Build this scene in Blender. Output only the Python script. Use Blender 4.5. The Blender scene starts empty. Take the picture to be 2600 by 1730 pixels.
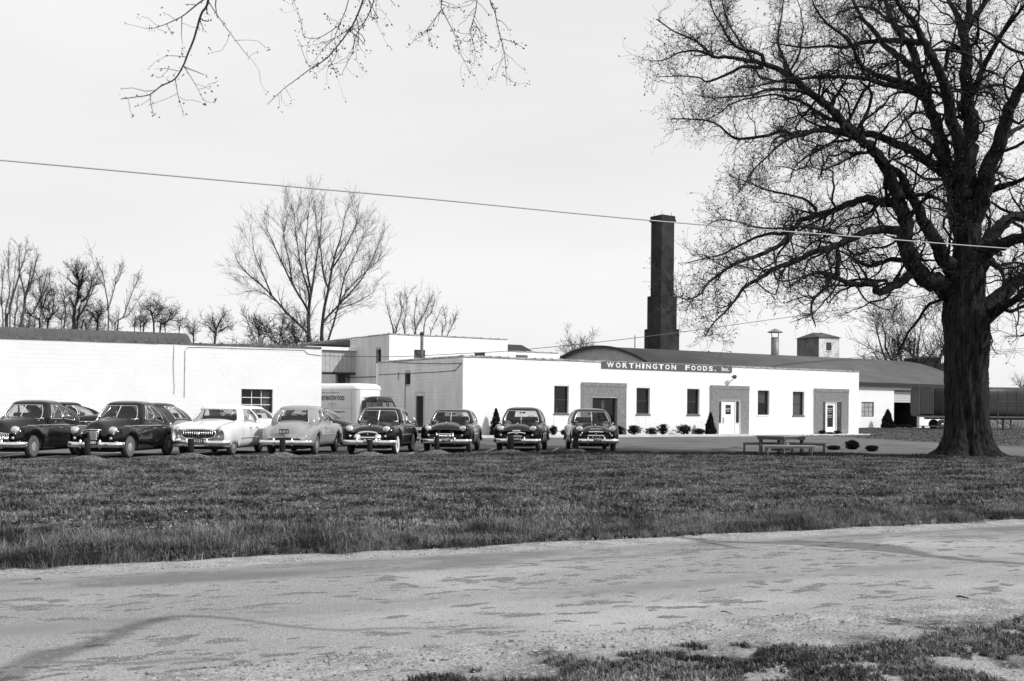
import bpy, math, random
import numpy as np
from mathutils import Vector, Matrix
R = math.radians
sc = bpy.context.scene
COL = sc.collection
# ------------------------------------------------------------------ camera, world, sun
FPX, EYE, HZ, ROLL = 2900.0, 1.55, 1044.0, 0.0088     # focal length and horizon in photo pixels, eye height in metres
SUN_EL = R(39)
SUN_H = Vector((0.92, -0.39, 0)).normalized()
SUN_DIR = Vector((SUN_H.x*math.cos(SUN_EL), SUN_H.y*math.cos(SUN_EL), math.sin(SUN_EL)))
cam_d = bpy.data.cameras.new('camera'); cam = bpy.data.objects.new('camera', cam_d); COL.objects.link(cam)
cam_d.sensor_width = 36; cam_d.lens = FPX/2600*36; cam_d.shift_y = (HZ-865)/2600
cam_d.clip_start = 0.05; cam_d.clip_end = 3000
cam.matrix_world = Matrix.Translation((0, 0, EYE)) @ Matrix.Rotation(R(90), 4, 'X') @ Matrix.Rotation(ROLL, 4, 'Z')
cam_d.dof.use_dof = True; cam_d.dof.focus_distance = 48; cam_d.dof.aperture_fstop = 11
sc.camera = cam
sc.view_settings.view_transform = 'Standard'; sc.view_settings.look = 'None'
sc.view_settings.exposure = 0; sc.view_settings.gamma = 1
W = bpy.data.worlds.new('World'); sc.world = W; W.use_nodes = True
nt = W.node_tree; nt.nodes.clear()
sky = nt.nodes.new('ShaderNodeTexSky'); sky.sky_type = 'NISHITA'; sky.sun_disc = False
sky.sun_elevation = SUN_EL; sky.sun_rotation = math.atan2(SUN_DIR.x, SUN_DIR.y)
sky.air_density = 1.0; sky.dust_density = 2.0; sky.ozone_density = 1
bw = nt.nodes.new('ShaderNodeRGBToBW'); nt.links.new(sky.outputs[0], bw.inputs[0])
tcw = nt.nodes.new('ShaderNodeTexCoord')
mpw = nt.nodes.new('ShaderNodeMapping'); mpw.inputs['Scale'].default_value = (1, 1, 5)
nt.links.new(tcw.outputs['Generated'], mpw.inputs[0])
nzw = nt.nodes.new('ShaderNodeTexNoise'); nzw.inputs['Scale'].default_value = 1.3; nzw.inputs['Detail'].default_value = 5
nt.links.new(mpw.outputs[0], nzw.inputs['Vector'])
rw = nt.nodes.new('ShaderNodeMapRange'); rw.inputs['From Min'].default_value = .3; rw.inputs['From Max'].default_value = .7
rw.inputs['To Min'].default_value = 8.9; rw.inputs['To Max'].default_value = 10.6      # thin high cloud, nearly even white
nt.links.new(nzw.outputs[0], rw.inputs[0])
mxw = nt.nodes.new('ShaderNodeMix'); mxw.data_type = 'FLOAT'; mxw.inputs[0].default_value = .84
nt.links.new(bw.outputs[0], mxw.inputs[2]); nt.links.new(rw.outputs[0], mxw.inputs[3])
bg = nt.nodes.new('ShaderNodeBackground'); bg.inputs['Strength'].default_value = 0.1
nt.links.new(mxw.outputs[0], bg.inputs[0])
wo = nt.nodes.new('ShaderNodeOutputWorld'); nt.links.new(bg.outputs[0], wo.inputs[0])
sl = bpy.data.lights.new('sun', 'SUN'); sl.energy = 3.6; sl.angle = R(0.53); sl.color = (1, 1, 1)
so = bpy.data.objects.new('sun', sl); COL.objects.link(so)
so.rotation_euler = SUN_DIR.to_track_quat('Z', 'Y').to_euler(); so.location = (40, -30, 40)
sc.cycles.max_bounces = 8; sc.cycles.transparent_max_bounces = 16

# ------------------------------------------------------------------ photo pixel <-> world
def unroll(px, py):
    dx, dy = px-1300, py-HZ
    return dx+dy*ROLL, -dx*ROLL+dy
def P(px, py, D):
    dx, dy = unroll(px, py)
    return Vector((dx*D/FPX, D, EYE-dy*D/FPX))
def G(px, py, z=0.0):
    dx, dy = unroll(px, py)
    D = FPX*(EYE-z)/dy
    return Vector((dx*D/FPX, D, z))
class Frame:
    "vertical plane through origin o, along horizontal angle a; local x along the wall, local y behind it"
    def __init__(s, o, a):
        s.o = Vector(o); s.a = a; s.u = Vector((math.cos(a), math.sin(a), 0)); s.v = Vector((-math.sin(a), math.cos(a), 0))
    def hit(s, px, py, off=0.0, side=False):
        "local coordinate along the wall and height of a photo pixel on the plane (side=True: plane along v)"
        o = s.o+(s.u if side else s.v)*off; d = s.v if side else s.u
        dx, dy = unroll(px, py); k = dx/FPX
        t = (k*o.y-o.x)/(d.x-k*d.y); D = o.y+d.y*t
        return t, EYE-dy*D/FPX
# ------------------------------------------------------------------ materials
MATS = {}
def mat(name, c, rough=.7, metal=0., c2=None, vs=4., det=4., bump=0., bs=60., coat=0., spec=.5, stretch=None, ramp=(.35, .65), obj=False):
    if name in MATS: return MATS[name]
    m = bpy.data.materials.new(name); m.use_nodes = True; t = m.node_tree; b = t.nodes['Principled BSDF']
    b.inputs['Base Color'].default_value = (c, c, c, 1); b.inputs['Roughness'].default_value = rough
    b.inputs['Metallic'].default_value = metal; b.inputs['Coat Weight'].default_value = coat
    b.inputs['Coat Roughness'].default_value = .06; b.inputs['Specular IOR Level'].default_value = spec
    geo = t.nodes.new('ShaderNodeTexCoord'); vec = geo.outputs['Object']
    if not obj:
        g2 = t.nodes.new('ShaderNodeNewGeometry'); vec = g2.outputs['Position']
    if stretch:
        mp = t.nodes.new('ShaderNodeMapping'); mp.inputs['Scale'].default_value = stretch[:3]
        if len(stretch) > 3: mp.inputs['Rotation'].default_value = (0, 0, stretch[3])
        t.links.new(vec, mp.inputs[0]); vec = mp.outputs[0]
    if c2 is not None:
        n = t.nodes.new('ShaderNodeTexNoise'); n.inputs['Scale'].default_value = vs; n.inputs['Detail'].default_value = det
        n.inputs['Roughness'].default_value = .6
        t.links.new(vec, n.inputs['Vector'])
        r = t.nodes.new('ShaderNodeMapRange'); r.inputs[1].default_value = ramp[0]; r.inputs[2].default_value = ramp[1]
        r.inputs[3].default_value = c; r.inputs[4].default_value = c2; t.links.new(n.outputs[0], r.inputs[0])
        t.links.new(r.outputs[0], b.inputs['Base Color'])
    if bump:
        n = t.nodes.new('ShaderNodeTexNoise'); n.inputs['Scale'].default_value = bs; n.inputs['Detail'].default_value = 5
        t.links.new(vec, n.inputs['Vector'])
        bp = t.nodes.new('ShaderNodeBump'); bp.inputs['Strength'].default_value = bump; bp.inputs['Distance'].default_value = .02
        t.links.new(n.outputs[0], bp.inputs['Height']); t.links.new(bp.outputs[0], b.inputs['Normal'])
    MATS[name] = m; return m
def math_node(t, op, a, b_=None):
    n = t.nodes.new('ShaderNodeMath'); n.operation = op
    for i, v in enumerate((a, b_)):
        if v is None: continue
        if isinstance(v, (int, float)): n.inputs[i].default_value = v
        else: t.links.new(v, n.inputs[i])
    return n.outputs[0]
def layered(name, base, layers, rough=.95, bump=.3, bs=40, stretch=None, spec=.0, band=None):
    "base grey, then layers of (grey, noise scale, detail, from, to): each mixed over what is below"
    m = bpy.data.materials.new(name); m.use_nodes = True; t = m.node_tree; b = t.nodes['Principled BSDF']
    b.inputs['Roughness'].default_value = rough; b.inputs['Specular IOR Level'].default_value = spec
    g = t.nodes.new('ShaderNodeNewGeometry'); vec = g.outputs['Position']
    if stretch:
        mp0 = t.nodes.new('ShaderNodeMapping'); mp0.inputs['Rotation'].default_value = (0, 0, -stretch[1]); t.links.new(vec, mp0.inputs[0])
        mp = t.nodes.new('ShaderNodeMapping'); mp.inputs['Scale'].default_value = (stretch[0], 1, 1); t.links.new(mp0.outputs[0], mp.inputs[0])
        svec = mp.outputs[0]
    else: svec = vec
    cur = base
    for i, (c, s, d, lo, hi) in enumerate(layers):
        n = t.nodes.new('ShaderNodeTexNoise'); n.inputs['Scale'].default_value = s; n.inputs['Detail'].default_value = d
        n.noise_dimensions = '4D'; n.inputs['W'].default_value = i*7.3
        t.links.new(svec if s < 12 else vec, n.inputs['Vector'])
        r = t.nodes.new('ShaderNodeMapRange'); r.inputs[1].default_value = lo; r.inputs[2].default_value = hi
        t.links.new(n.outputs[0], r.inputs[0])
        mx = t.nodes.new('ShaderNodeMix'); mx.data_type = 'FLOAT'; t.links.new(r.outputs[0], mx.inputs[0])
        if isinstance(cur, (int, float)): mx.inputs[2].default_value = cur
        else: t.links.new(cur, mx.inputs[2])
        mx.inputs[3].default_value = c; cur = mx.outputs[0]
    if band:
        sp = t.nodes.new('ShaderNodeSeparateXYZ'); t.links.new(mp0.outputs[0], sp.inputs[0]); y = sp.outputs[1]
        nb = t.nodes.new('ShaderNodeTexNoise'); nb.inputs['Scale'].default_value = 1.1; nb.inputs['Detail'].default_value = 6; t.links.new(svec, nb.inputs['Vector'])
        for (lo, hi, w_, col) in band:
            f_ = None
            for a_, b2 in ((lo, lo+w_), (hi, hi-w_)):
                q = t.nodes.new('ShaderNodeMapRange'); q.interpolation_type = 'SMOOTHSTEP'; t.links.new(y, q.inputs[0])
                q.inputs[1].default_value = min(a_, b2); q.inputs[2].default_value = max(a_, b2)
                if a_ > b2: q.inputs[3].default_value = 1; q.inputs[4].default_value = 0
                f_ = q.outputs[0] if f_ is None else math_node(t, 'MULTIPLY', f_, q.outputs[0])
            nr_ = t.nodes.new('ShaderNodeMapRange'); nr_.inputs[1].default_value = .36; nr_.inputs[2].default_value = .6; t.links.new(nb.outputs[0], nr_.inputs[0])
            f_ = math_node(t, 'MULTIPLY', f_, nr_.outputs[0])
            mx = t.nodes.new('ShaderNodeMix'); mx.data_type = 'FLOAT'; t.links.new(f_, mx.inputs[0]); t.links.new(cur, mx.inputs[2]); mx.inputs[3].default_value = col; cur = mx.outputs[0]
    t.links.new(cur, b.inputs['Base Color'])
    if bump:
        n = t.nodes.new('ShaderNodeTexNoise'); n.inputs['Scale'].default_value = bs; n.inputs['Detail'].default_value = 6
        t.links.new(vec, n.inputs['Vector'])
        bp = t.nodes.new('ShaderNodeBump'); bp.inputs['Strength'].default_value = bump; bp.inputs['Distance'].default_value = .03
        t.links.new(n.outputs[0], bp.inputs['Height']); t.links.new(bp.outputs[0], b.inputs['Normal'])
    MATS[name] = m; return m
def glass_mat(name, tint, gl=1.0):
    m = bpy.data.materials.new(name); m.use_nodes = True; t = m.node_tree; t.nodes.clear()
    o = t.nodes.new('ShaderNodeOutputMaterial'); tr = t.nodes.new('ShaderNodeBsdfTransparent'); tr.inputs[0].default_value = (tint,)*3+(1,)
    g = t.nodes.new('ShaderNodeBsdfGlossy'); g.inputs['Roughness'].default_value = .03; g.inputs['Color'].default_value = (gl,)*3+(1,)
    f = t.nodes.new('ShaderNodeLayerWeight'); f.inputs['Blend'].default_value = .5
    f5 = math_node(t, 'ADD', math_node(t, 'MULTIPLY', math_node(t, 'POWER', f.outputs['Facing'], 4.5), .9), .045)
    mx = t.nodes.new('ShaderNodeMixShader'); t.links.new(f5, mx.inputs[0]); t.links.new(tr.outputs[0], mx.inputs[1]); t.links.new(g.outputs[0], mx.inputs[2])
    t.links.new(mx.outputs[0], o.inputs[0]); MATS[name] = m; return m
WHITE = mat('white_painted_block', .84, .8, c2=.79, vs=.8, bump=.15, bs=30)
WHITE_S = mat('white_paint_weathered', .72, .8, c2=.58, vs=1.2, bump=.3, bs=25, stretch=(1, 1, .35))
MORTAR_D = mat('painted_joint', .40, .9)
JOINT = mat('white_joint', .74, .9)
CONC = mat('concrete', .50, .9, c2=.38, vs=1.5, bump=.2)
COPE = mat('clay_coping', .22, .8, c2=.45, vs=2.2, bump=.2)
BRICK = mat('brick_face', .17, .85, c2=.30, vs=9, det=2, bump=.2, bs=50)
MORTAR = mat('brick_mortar', .42, .95)
STACKB = mat('stack_brick', .018, .9, c2=.045, vs=.6, bump=.25, bs=20, spec=.15)
ROOF = mat('asphalt_roofing', .060, .85, c2=.085, vs=.35, bump=.3, bs=25, stretch=(1, 1, 3))
DARK = mat('dark_interior', .012, .9)
DARKWOOD = mat('dark_sash', .04, .6)
WHITEWOOD = mat('white_woodwork', .78, .5)
STEEL = mat('galvanised_steel', .16, .55, metal=.3, c2=.24, vs=3)
DSTEEL = mat('dark_steel', .05, .5, metal=.3)
WIRE = mat('weathered_wire', .30, .5, metal=.3)
SIGNB = mat('sign_board', .075, .6, c2=.095, vs=2)
LETTER = mat('sign_letter', .78, .5)
BOARD = mat('clapboard_grey', .36, .8, c2=.28, vs=1, bump=.2)
WGLASS = glass_mat('window_glass', .74, .55)
CGLASS = glass_mat('car_glass', .80)
GBLOCK = mat('glass_block', .045, .15, spec=.6, c2=.10, vs=3)
BARK = mat('oak_bark', .005, .95, c2=.036, vs=11, det=7, bump=1.0, bs=9, stretch=(1, 1, .14), spec=.08)
BARK2 = mat('grey_bark', .03, .95, c2=.06, vs=5, bump=.6, bs=14, stretch=(1, 1, .3), spec=.2)
TWIG = mat('twig_bark', .014, .9, spec=.15)
TWIG_F = mat('far_twig', .065, .9, spec=.15)
BUD = mat('bud', .03, .8, c2=.06, vs=20, spec=.2)
TYRE = mat('tyre_rubber', .022, .8, c2=.035, vs=8)
DUSTY = mat('dusty_tyre_wall', .075, .85, c2=.12, vs=8)
CHROME = mat('chrome', .9, .2, metal=1.0, c2=.75, vs=6)
LENS = mat('headlamp_lens', .42, .10, spec=.9, c2=.5, vs=30)
REDL = mat('tail_lens', .03, .2)
PLATE = mat('plate_dark', .015, .5)
SEATC = mat('seat_cloth', .05, .9)
LOT = layered('lot_asphalt', .13, [(.17, .25, 3, .35, .65), (.085, .5, 4, .55, .75), (.20, 30, 2, .62, .8)], rough=.85, bump=.2, bs=60)
RA = R(26.2)
ROADM = layered('road_asphalt', .33, [(.26, .5, 3, .35, .7), (.42, .7, 3, .50, .66), (.29, 1.6, 6, .58, .64), (.17, 4.6, 6, .600, .618), (.16, 8.0, 5, .595, .615), (.19, 3.0, 6, .645, .66), (.46, 55, 4, .53, .70), (.11, 75, 3, .57, .69)], rough=.9, bump=.6, bs=70, stretch=(.46, RA), band=[(10.1, 11.3, .3, .18), (8.2, 8.9, .3, .24)])
GRAVELM = layered('gravel_shoulder', .38, [(.24, 2.5, 5, .4, .6), (.44, 25, 4, .5, .62), (.12, 40, 3, .58, .68)], rough=.95, bump=1.0, bs=45)
DIRTM = layered('verge_dirt', .33, [(.18, 1.3, 5, .45, .6), (.08, 2.2, 6, .52, .62), (.40, 25, 4, .55, .68), (.09, 40, 3, .57, .66)], rough=.95, bump=1.0, bs=35)
LAWNM = layered('lawn_base', .04, [(.10, .45, 6, .46, .60), (.028, 1.5, 6, .50, .62), (.24, 3.5, 6, .54, .64), (.018, 10, 5, .52, .64), (.32, 22, 4, .58, .70)], rough=1., bump=1.0, bs=18, spec=.05)
FIELDM = layered('far_field', .10, [(.16, .12, 6, .4, .6), (.05, .8, 6, .5, .65)], rough=1., bump=0, spec=.05)
STRIPE = mat('lot_paint', .55, .8, c2=.25, vs=5)
STONE = mat('pale_stone', .42, .9, c2=.25, vs=6)
def paint(v, name, coat=.22): return mat(name, v, .16, spec=.28, coat=coat, obj=True, c2=v*1.12, vs=1.5)
LEAFD = mat('evergreen_needles', .010, .9, c2=.035, vs=6, spec=.05)
# ------------------------------------------------------------------ mesh helpers
class MB:
    def __init__(s): s.v = []; s.f = []; s.m = []
    def add(s, vs, fs, mi=0):
        o = len(s.v); s.v += [tuple(v) for v in vs]; s.f += [tuple(i+o for i in f) for f in fs]; s.m += [mi]*len(fs); return s
    def box(s, x0, x1, y0, y1, z0, z1, mi=0, M=None):
        vs = [Vector((x, y, z)) for x in (x0, x1) for y in (y0, y1) for z in (z0, z1)]
        if M is not None: vs = [M @ v for v in vs]
        return s.add(vs, [(0, 1, 3, 2), (4, 6, 7, 5), (0, 4, 5, 1), (2, 3, 7, 6), (0, 2, 6, 4), (1, 5, 7, 3)], mi)
    def beam(s, a, b, w, h, mi=0, up=(0, 0, 1)):
        a, b = Vector(a), Vector(b); d = (b-a).normalized(); upv = Vector(up)
        n = d.cross(upv)
        if n.length < 1e-4: n = d.cross(Vector((1, 0, 0)))
        n.normalize(); t = n.cross(d).normalized()
        vs = [p+n*(i*w/2)+t*(j*h/2) for p in (a, b) for i in (-1, 1) for j in (-1, 1)]
        return s.add(vs, [(0, 1, 3, 2), (4, 6, 7, 5), (0, 4, 5, 1), (2, 3, 7, 6), (0, 2, 6, 4), (1, 5, 7, 3)], mi)
    def tube(s, pts, rad, n=6, mi=0, closed=False, flat=1.0, up=None, caps=True):
        "rad: number or list; flat squeezes the section across 'up'"
        pts = [Vector(p) for p in pts]; k = len(pts)
        if not hasattr(rad, '__len__'): rad = [rad]*k
        o = len(s.v); prev = None
        for i, p in enumerate(pts):
            if closed: d = pts[(i+1) % k]-pts[i-1]
            else: d = pts[min(i+1, k-1)]-pts[max(i-1, 0)]
            if d.length < 1e-9: d = Vector((0, 0, 1))
            d.normalize()
            if up is not None: a = Vector(up)
            elif prev is not None: a = prev
            else: a = Vector((0, 0, 1)) if abs(d.z) < .9 else Vector((1, 0, 0))
            a = a-d*a.dot(d)
            if a.length < 1e-5: a = d.orthogonal()
            a.normalize(); prev = a; b = d.cross(a)
            for j in range(n):
                th = 2*math.pi*j/n+(math.pi/4 if n == 4 else 0)
                s.v.append(tuple(p+a*(math.cos(th)*rad[i])+b*(math.sin(th)*rad[i]*flat)))
        for i in range(k if closed else k-1):
            for j in range(n):
                a0 = o+i*n+j; a1 = o+i*n+(j+1) % n; b0 = o+((i+1) % k)*n+j; b1 = o+((i+1) % k)*n+(j+1) % n
                s.f.append((a0, a1, b1, b0)); s.m.append(mi)
        if caps and not closed:
            s.f.append(tuple(o+j for j in range(n))[::-1]); s.f.append(tuple(o+(k-1)*n+j for j in range(n))); s.m += [mi, mi]
        return s
    def lathe(s, prof, c=(0, 0, 0), axis='Y', n=24, mi=0, M=None):
        "prof: (radius, along) pairs"
        o = len(s.v); c = Vector(c)
        for r_, h in prof:
            for j in range(n):
                th = 2*math.pi*j/n; a, b = r_*math.cos(th), r_*math.sin(th)
                v = {'Y': Vector((a, h, b)), 'Z': Vector((a, b, h)), 'X': Vector((h, a, b))}[axis]
                if M is not None: v = M @ v
                s.v.append(tuple(c+v))
        for i in range(len(prof)-1):
            for j in range(n):
                s.f.append((o+i*n+j, o+i*n+(j+1) % n, o+(i+1)*n+(j+1) % n, o+(i+1)*n+j)); s.m.append(mi)
        if prof[0][0] > 1e-4: s.f.append(tuple(o+j for j in range(n))[::-1]); s.m.append(mi)
        if prof[-1][0] > 1e-4: s.f.append(tuple(o+(len(prof)-1)*n+j for j in range(n))); s.m.append(mi)
        return s
    def build(s, name, mats, parent=None, smooth=False, kind=None, mesh_only=False):
        me = bpy.data.meshes.new(name); me.from_pydata(s.v, [], s.f)
        if not isinstance(mats, (list, tuple)): mats = [mats]
        for m in mats: me.materials.append(m)
        if len(mats) > 1: me.polygons.foreach_set('material_index', s.m)
        if smooth: me.polygons.foreach_set('use_smooth', [True]*len(me.polygons))
        me.update()
        if mesh_only: return me
        return link(name, me, parent, kind)
def link(name, me, parent=None, kind=None):
    o = bpy.data.objects.new(name, me); COL.objects.link(o)
    if parent is not None: o.parent = parent
    if kind: o['kind'] = kind
    return o
def tag(o, label, cat, group=None):
    o['label'] = label; o['category'] = cat
    if group: o['group'] = group
    return o
def thing(name, label, cat, loc=(0, 0, 0), rz=0., group=None):
    o = bpy.data.objects.new(name, None); COL.objects.link(o); o.empty_display_size = .2
    o.location = loc; o.rotation_euler = (0, 0, rz); return tag(o, label, cat, group)
def np_mesh(name, V, F, mats, smooth=False, mi=None):
    "V (n,3), F (m,k) numpy"
    me = bpy.data.meshes.new(name); n, (m, k) = len(V), F.shape
    me.vertices.add(n); me.vertices.foreach_set('co', np.ascontiguousarray(V, np.float32).ravel())
    me.loops.add(m*k); me.loops.foreach_set('vertex_index', np.ascontiguousarray(F, np.int32).ravel())
    me.polygons.add(m); me.polygons.foreach_set('loop_start', np.arange(0, m*k, k, dtype=np.int32))
    me.polygons.foreach_set('loop_total', np.full(m, k, np.int32))
    if not isinstance(mats, (list, tuple)): mats = [mats]
    for x in mats: me.materials.append(x)
    if mi is not None: me.polygons.foreach_set('material_index', np.ascontiguousarray(mi, np.int32))
    if smooth: me.polygons.foreach_set('use_smooth', np.ones(m, bool))
    me.update(calc_edges=True); me.validate(); return me
def text_mesh(s, name, mats, width=None, height=1., extrude=0., bold=0., align='CENTER', shear=0.):
    cu = bpy.data.curves.new(name, 'FONT'); cu.body = s; cu.size = 1; cu.extrude = 0; cu.offset = bold; cu.align_x = align; cu.resolution_u = 3; cu.shear = shear
    tmp = bpy.data.objects.new('tmp_text', cu); COL.objects.link(tmp)
    me = bpy.data.meshes.new_from_object(tmp); COL.objects.unlink(tmp); bpy.data.objects.remove(tmp); bpy.data.curves.remove(cu)
    me.name = name
    n = len(me.vertices); co = np.zeros(n*3); me.vertices.foreach_get('co', co); co = co.reshape(-1, 3)
    mn, mx = co.min(0), co.max(0); co[:, :2] -= (mn[:2]+mx[:2])/2
    sx = (width/(mx[0]-mn[0])) if width else height/(mx[1]-mn[1]); sy = height/(mx[1]-mn[1])
    out = np.zeros_like(co); out[:, 0] = co[:, 0]*sx; out[:, 2] = co[:, 1]*sy; out[:, 1] = 0     # stands in the local xz plane, facing -y
    me.vertices.foreach_set('co', out.ravel()); me.materials.clear(); me.materials.append(mats); me.update()
    return me
# ------------------------------------------------------------------ branches
rng = np.random.default_rng(7)
def unit(a): return a/np.maximum(np.linalg.norm(a, axis=-1, keepdims=True), 1e-9)
def path_segs(pts, rad):
    pts = np.array([tuple(p) for p in pts]); rad = np.array(rad, float)
    return pts[:-1], pts[1:], rad[:-1], rad[1:]
def cat(segs): return tuple(np.concatenate([s[i] for s in segs]) for i in range(4))
def sprout(S, n, length, nseg, ang=(30, 75), wig=.25, up=0., rfac=.55, rmin=.003, wpow=0., tip=.25, rmax=None, lw=0.):
    "n side shoots grown from segments S"
    A, B, ra, rb = S; L = np.linalg.norm(B-A, axis=1); w = L*(ra+.004)**wpow
    if rmax: w = w*(ra < rmax)
    idx = rng.choice(len(A), n, p=w/w.sum()); t = rng.random((n, 1))
    p = A[idx]*(1-t)+B[idx]*t; r0 = (ra[idx]*(1-t[:, 0])+rb[idx]*t[:, 0])
    d = unit(B[idx]-A[idx]); q = unit(np.cross(d, unit(rng.normal(size=(n, 3)))))
    th = np.radians(rng.uniform(*ang, n))[:, None]
    dr = unit(d*np.cos(th)+q*np.sin(th)+np.array([0, 0, up]))
    ln = rng.uniform(*length, n)[:, None]*(1 if lw == 0 else (np.clip(r0[:, None]/lw, .35, 1.3)))
    r = np.maximum(np.minimum(r0*rfac, ln[:, 0]*.018+.003), rmin)
    out = []; cur = p; rr = r
    for k in range(nseg):
        dr = unit(dr+rng.normal(size=(n, 3))*wig+np.array([0, 0, up*.35]))
        nx = cur+dr*ln/nseg; r2 = np.maximum(r*(1-(1-tip)*(k+1)/nseg), rmin*.8)
        out.append((cur, nx, rr, r2)); cur, rr = nx, r2
    return cat(out), cur, dr
def seg_mesh(name, S, mats, sides=3, bud=None, budsize=.03, per=1, smooth=True):
    A, B, ra, rb = S; n = len(A); d = unit(B-A)
    h = np.where(np.abs(d[:, 2:3]) < .9, np.array([[0, 0, 1.]]), np.array([[1., 0, 0]]))
    a = unit(np.cross(d, h)); b = np.cross(d, a)
    th = np.arange(sides)*2*np.pi/sides; c, s_ = np.cos(th), np.sin(th)
    ring = a[:, None, :]*c[None, :, None]+b[:, None, :]*s_[None, :, None]
    V = np.stack([A[:, None, :]+ring*ra[:, None, None], B[:, None, :]+ring*rb[:, None, None]], 1).reshape(-1, 3)
    base = (np.arange(n)*2*sides)[:, None, None]; j = np.arange(sides); j2 = (j+1) % sides
    F = (base+np.stack([j, j2, j2+sides, j+sides], 1)[None]).reshape(-1, 4)
    mi = np.zeros(len(F), int)
    if bud is not None:
        pts, dirs = bud; m = len(pts)*per; p = np.repeat(pts, per, 0); dd = unit(np.repeat(dirs, per, 0)+rng.normal(size=(m, 3))*.8)
        q = unit(np.cross(dd, unit(rng.normal(size=(m, 3))))); sz = budsize*rng.uniform(.5, 1.3, (m, 1))
        p = p+rng.normal(size=(m, 3))*budsize*.8*(per > 1)
        V2 = np.stack([p, p+dd*sz*.5+q*sz*.33, p+dd*sz, p+dd*sz*.5-q*sz*.33], 1).reshape(-1, 3)
        F2 = (np.arange(m)*4)[:, None]+np.arange(4)[None]+len(V)
        V = np.concatenate([V, V2]); F = np.concatenate([F, F2]); mi = np.concatenate([mi, np.ones(m, int)])
    return np_mesh(name, V, F, mats, smooth, mi if bud is not None else None)
def smooth_path(pts, rad, step=3, jit=0.):
    "Catmull-Rom through the points"
    p = [Vector(q) for q in pts]; out, ro = [], []
    for i in range(len(p)-1):
        p0, p1, p2, p3 = p[max(i-1, 0)], p[i], p[i+1], p[min(i+2, len(p)-1)]
        for k in range(step):
            t = k/step; t2, t3 = t*t, t*t*t
            q = .5*((2*p1)+(p2-p0)*t+(2*p0-5*p1+4*p2-p3)*t2+(3*p1-p0-3*p2+p3)*t3)
            rr = rad[i]*(1-t)+rad[i+1]*t
            if jit and (i or k): q = q+Vector(rng.normal(size=3))*jit*rr
            out.append(q); ro.append(rr)
    out.append(p[-1]); ro.append(rad[-1]); return out, ro
# ------------------------------------------------------------------ ground
def sheet(name, pts, z, m, kind='structure'):
    me = bpy.data.meshes.new(name); me.from_pydata([(p[0], p[1], z) for p in pts], [], [tuple(range(len(pts)))])
    me.materials.append(m); o = link(name, me, None, kind); return o
gx = MB(); gx.add([(-1500, -60, -.004), (1500, -60, -.004), (1500, 2500, -.004), (-1500, 2500, -.004)], [(0, 1, 2, 3)])
gx.build('ground', FIELDM, kind='structure')
def RD(t, n):        # road frame: along, across
    return (t*math.cos(RA)-n*math.sin(RA), t*math.sin(RA)+n*math.cos(RA))
# lawn between the road and the lot, plus lawn right of the office up to the hall
edge_px = [(-700, 1172), (-200, 1166), (11, 1168), (120, 1168.5), (240, 1168), (360, 1163.5), (485, 1160.8), (600, 1160), (716, 1159.2), (830, 1158), (940, 1157.2), (1020, 1154.5), (1109, 1152.3), (1200, 1151.5), (1296, 1150.5), (1463, 1149.8), (1700, 1151), (1900, 1152), (2100, 1154), (2250, 1157), (2350, 1161), (2450, 1164), (2600, 1168), (3100, 1184)]
edge = [G(*p) for p in edge_px]
rl = np.linspace(-34, 60, 60)
road_far = [RD(t, 11.75+.12*math.sin(t*1.3)+.08*math.sin(t*3.1)) for t in rl]
lawn = sheet('lawn', [(p.x, p.y) for p in edge]+[(x, y) for x, y in road_far if y > -30][::-1], 0.004, LAWNM)
lot_far = [(3100, 1145), (2750, 1136), (2560, 1134), (2420, 1128), (2389, 1124.5), (2300, 1120), (2200, 1113.5), (2120, 1109)]
lotp = [(p.x, p.y) for p in edge]+[(G(*p).x, G(*p).y) for p in lot_far]
UA = R(32.8)
OFF = Frame(P(1176, 904.5, 66.0).xy.to_3d(), UA)
c1 = OFF.o+OFF.u*26; c2 = OFF.o+OFF.v*(-.3)
lotp += [(c1.x, c1.y), (c1.x-6, c1.y+9), (-30, 110), (-80, 80), (-60, 30)]
sheet('parking_lot', lotp, 0.008, LOT)
road = sheet('road', [RD(-34, 6.75), RD(70, 6.75), RD(70, 11.35), RD(-34, 11.35)], 0.012, ROADM)
def wavy(name, n0, n1, amp, z, m, ph):
    a = [RD(t, n0+amp*math.sin(t*1.9+ph)+amp*.6*math.sin(t*4.7+ph*2)) for t in np.linspace(-34, 70, 260)]
    b = [RD(t, n1+amp*math.sin(t*2.3+ph)+amp*.6*math.sin(t*5.3+ph*3)) for t in np.linspace(-34, 70, 260)]
    k = len(a); me = bpy.data.meshes.new(name); c = [(p[0]*.75+q[0]*.25, p[1]*.75+q[1]*.25) for p, q in zip(a, b)]; d = [(p[0]*.25+q[0]*.75, p[1]*.25+q[1]*.75) for p, q in zip(a, b)]
    zo, zr = .0, .0095
    if n0 > 9: zo, zr = zr, zo
    me.from_pydata([(x, y, zo) for x, y in a]+[(x, y, z+.002) for x, y in c+d]+[(x, y, zr) for x, y in b], [], [(r_*k+i, r_*k+i+1, r_*k+k+i+1, r_*k+k+i) for r_ in range(3) for i in range(k-1)]); me.materials.append(m)
    return link(name, me, None, 'structure')
wavy('gravel_shoulder', 11.22, 11.95, .07, .016, GRAVELM, 0)
wavy('gravel_shoulder', 6.35, 6.95, .09, .016, GRAVELM, 2)
sheet('dirt_verge', [RD(-34, -20), RD(70, -20), RD(70, 6.9), RD(-34, 6.9)], 0.008, DIRTM)
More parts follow.
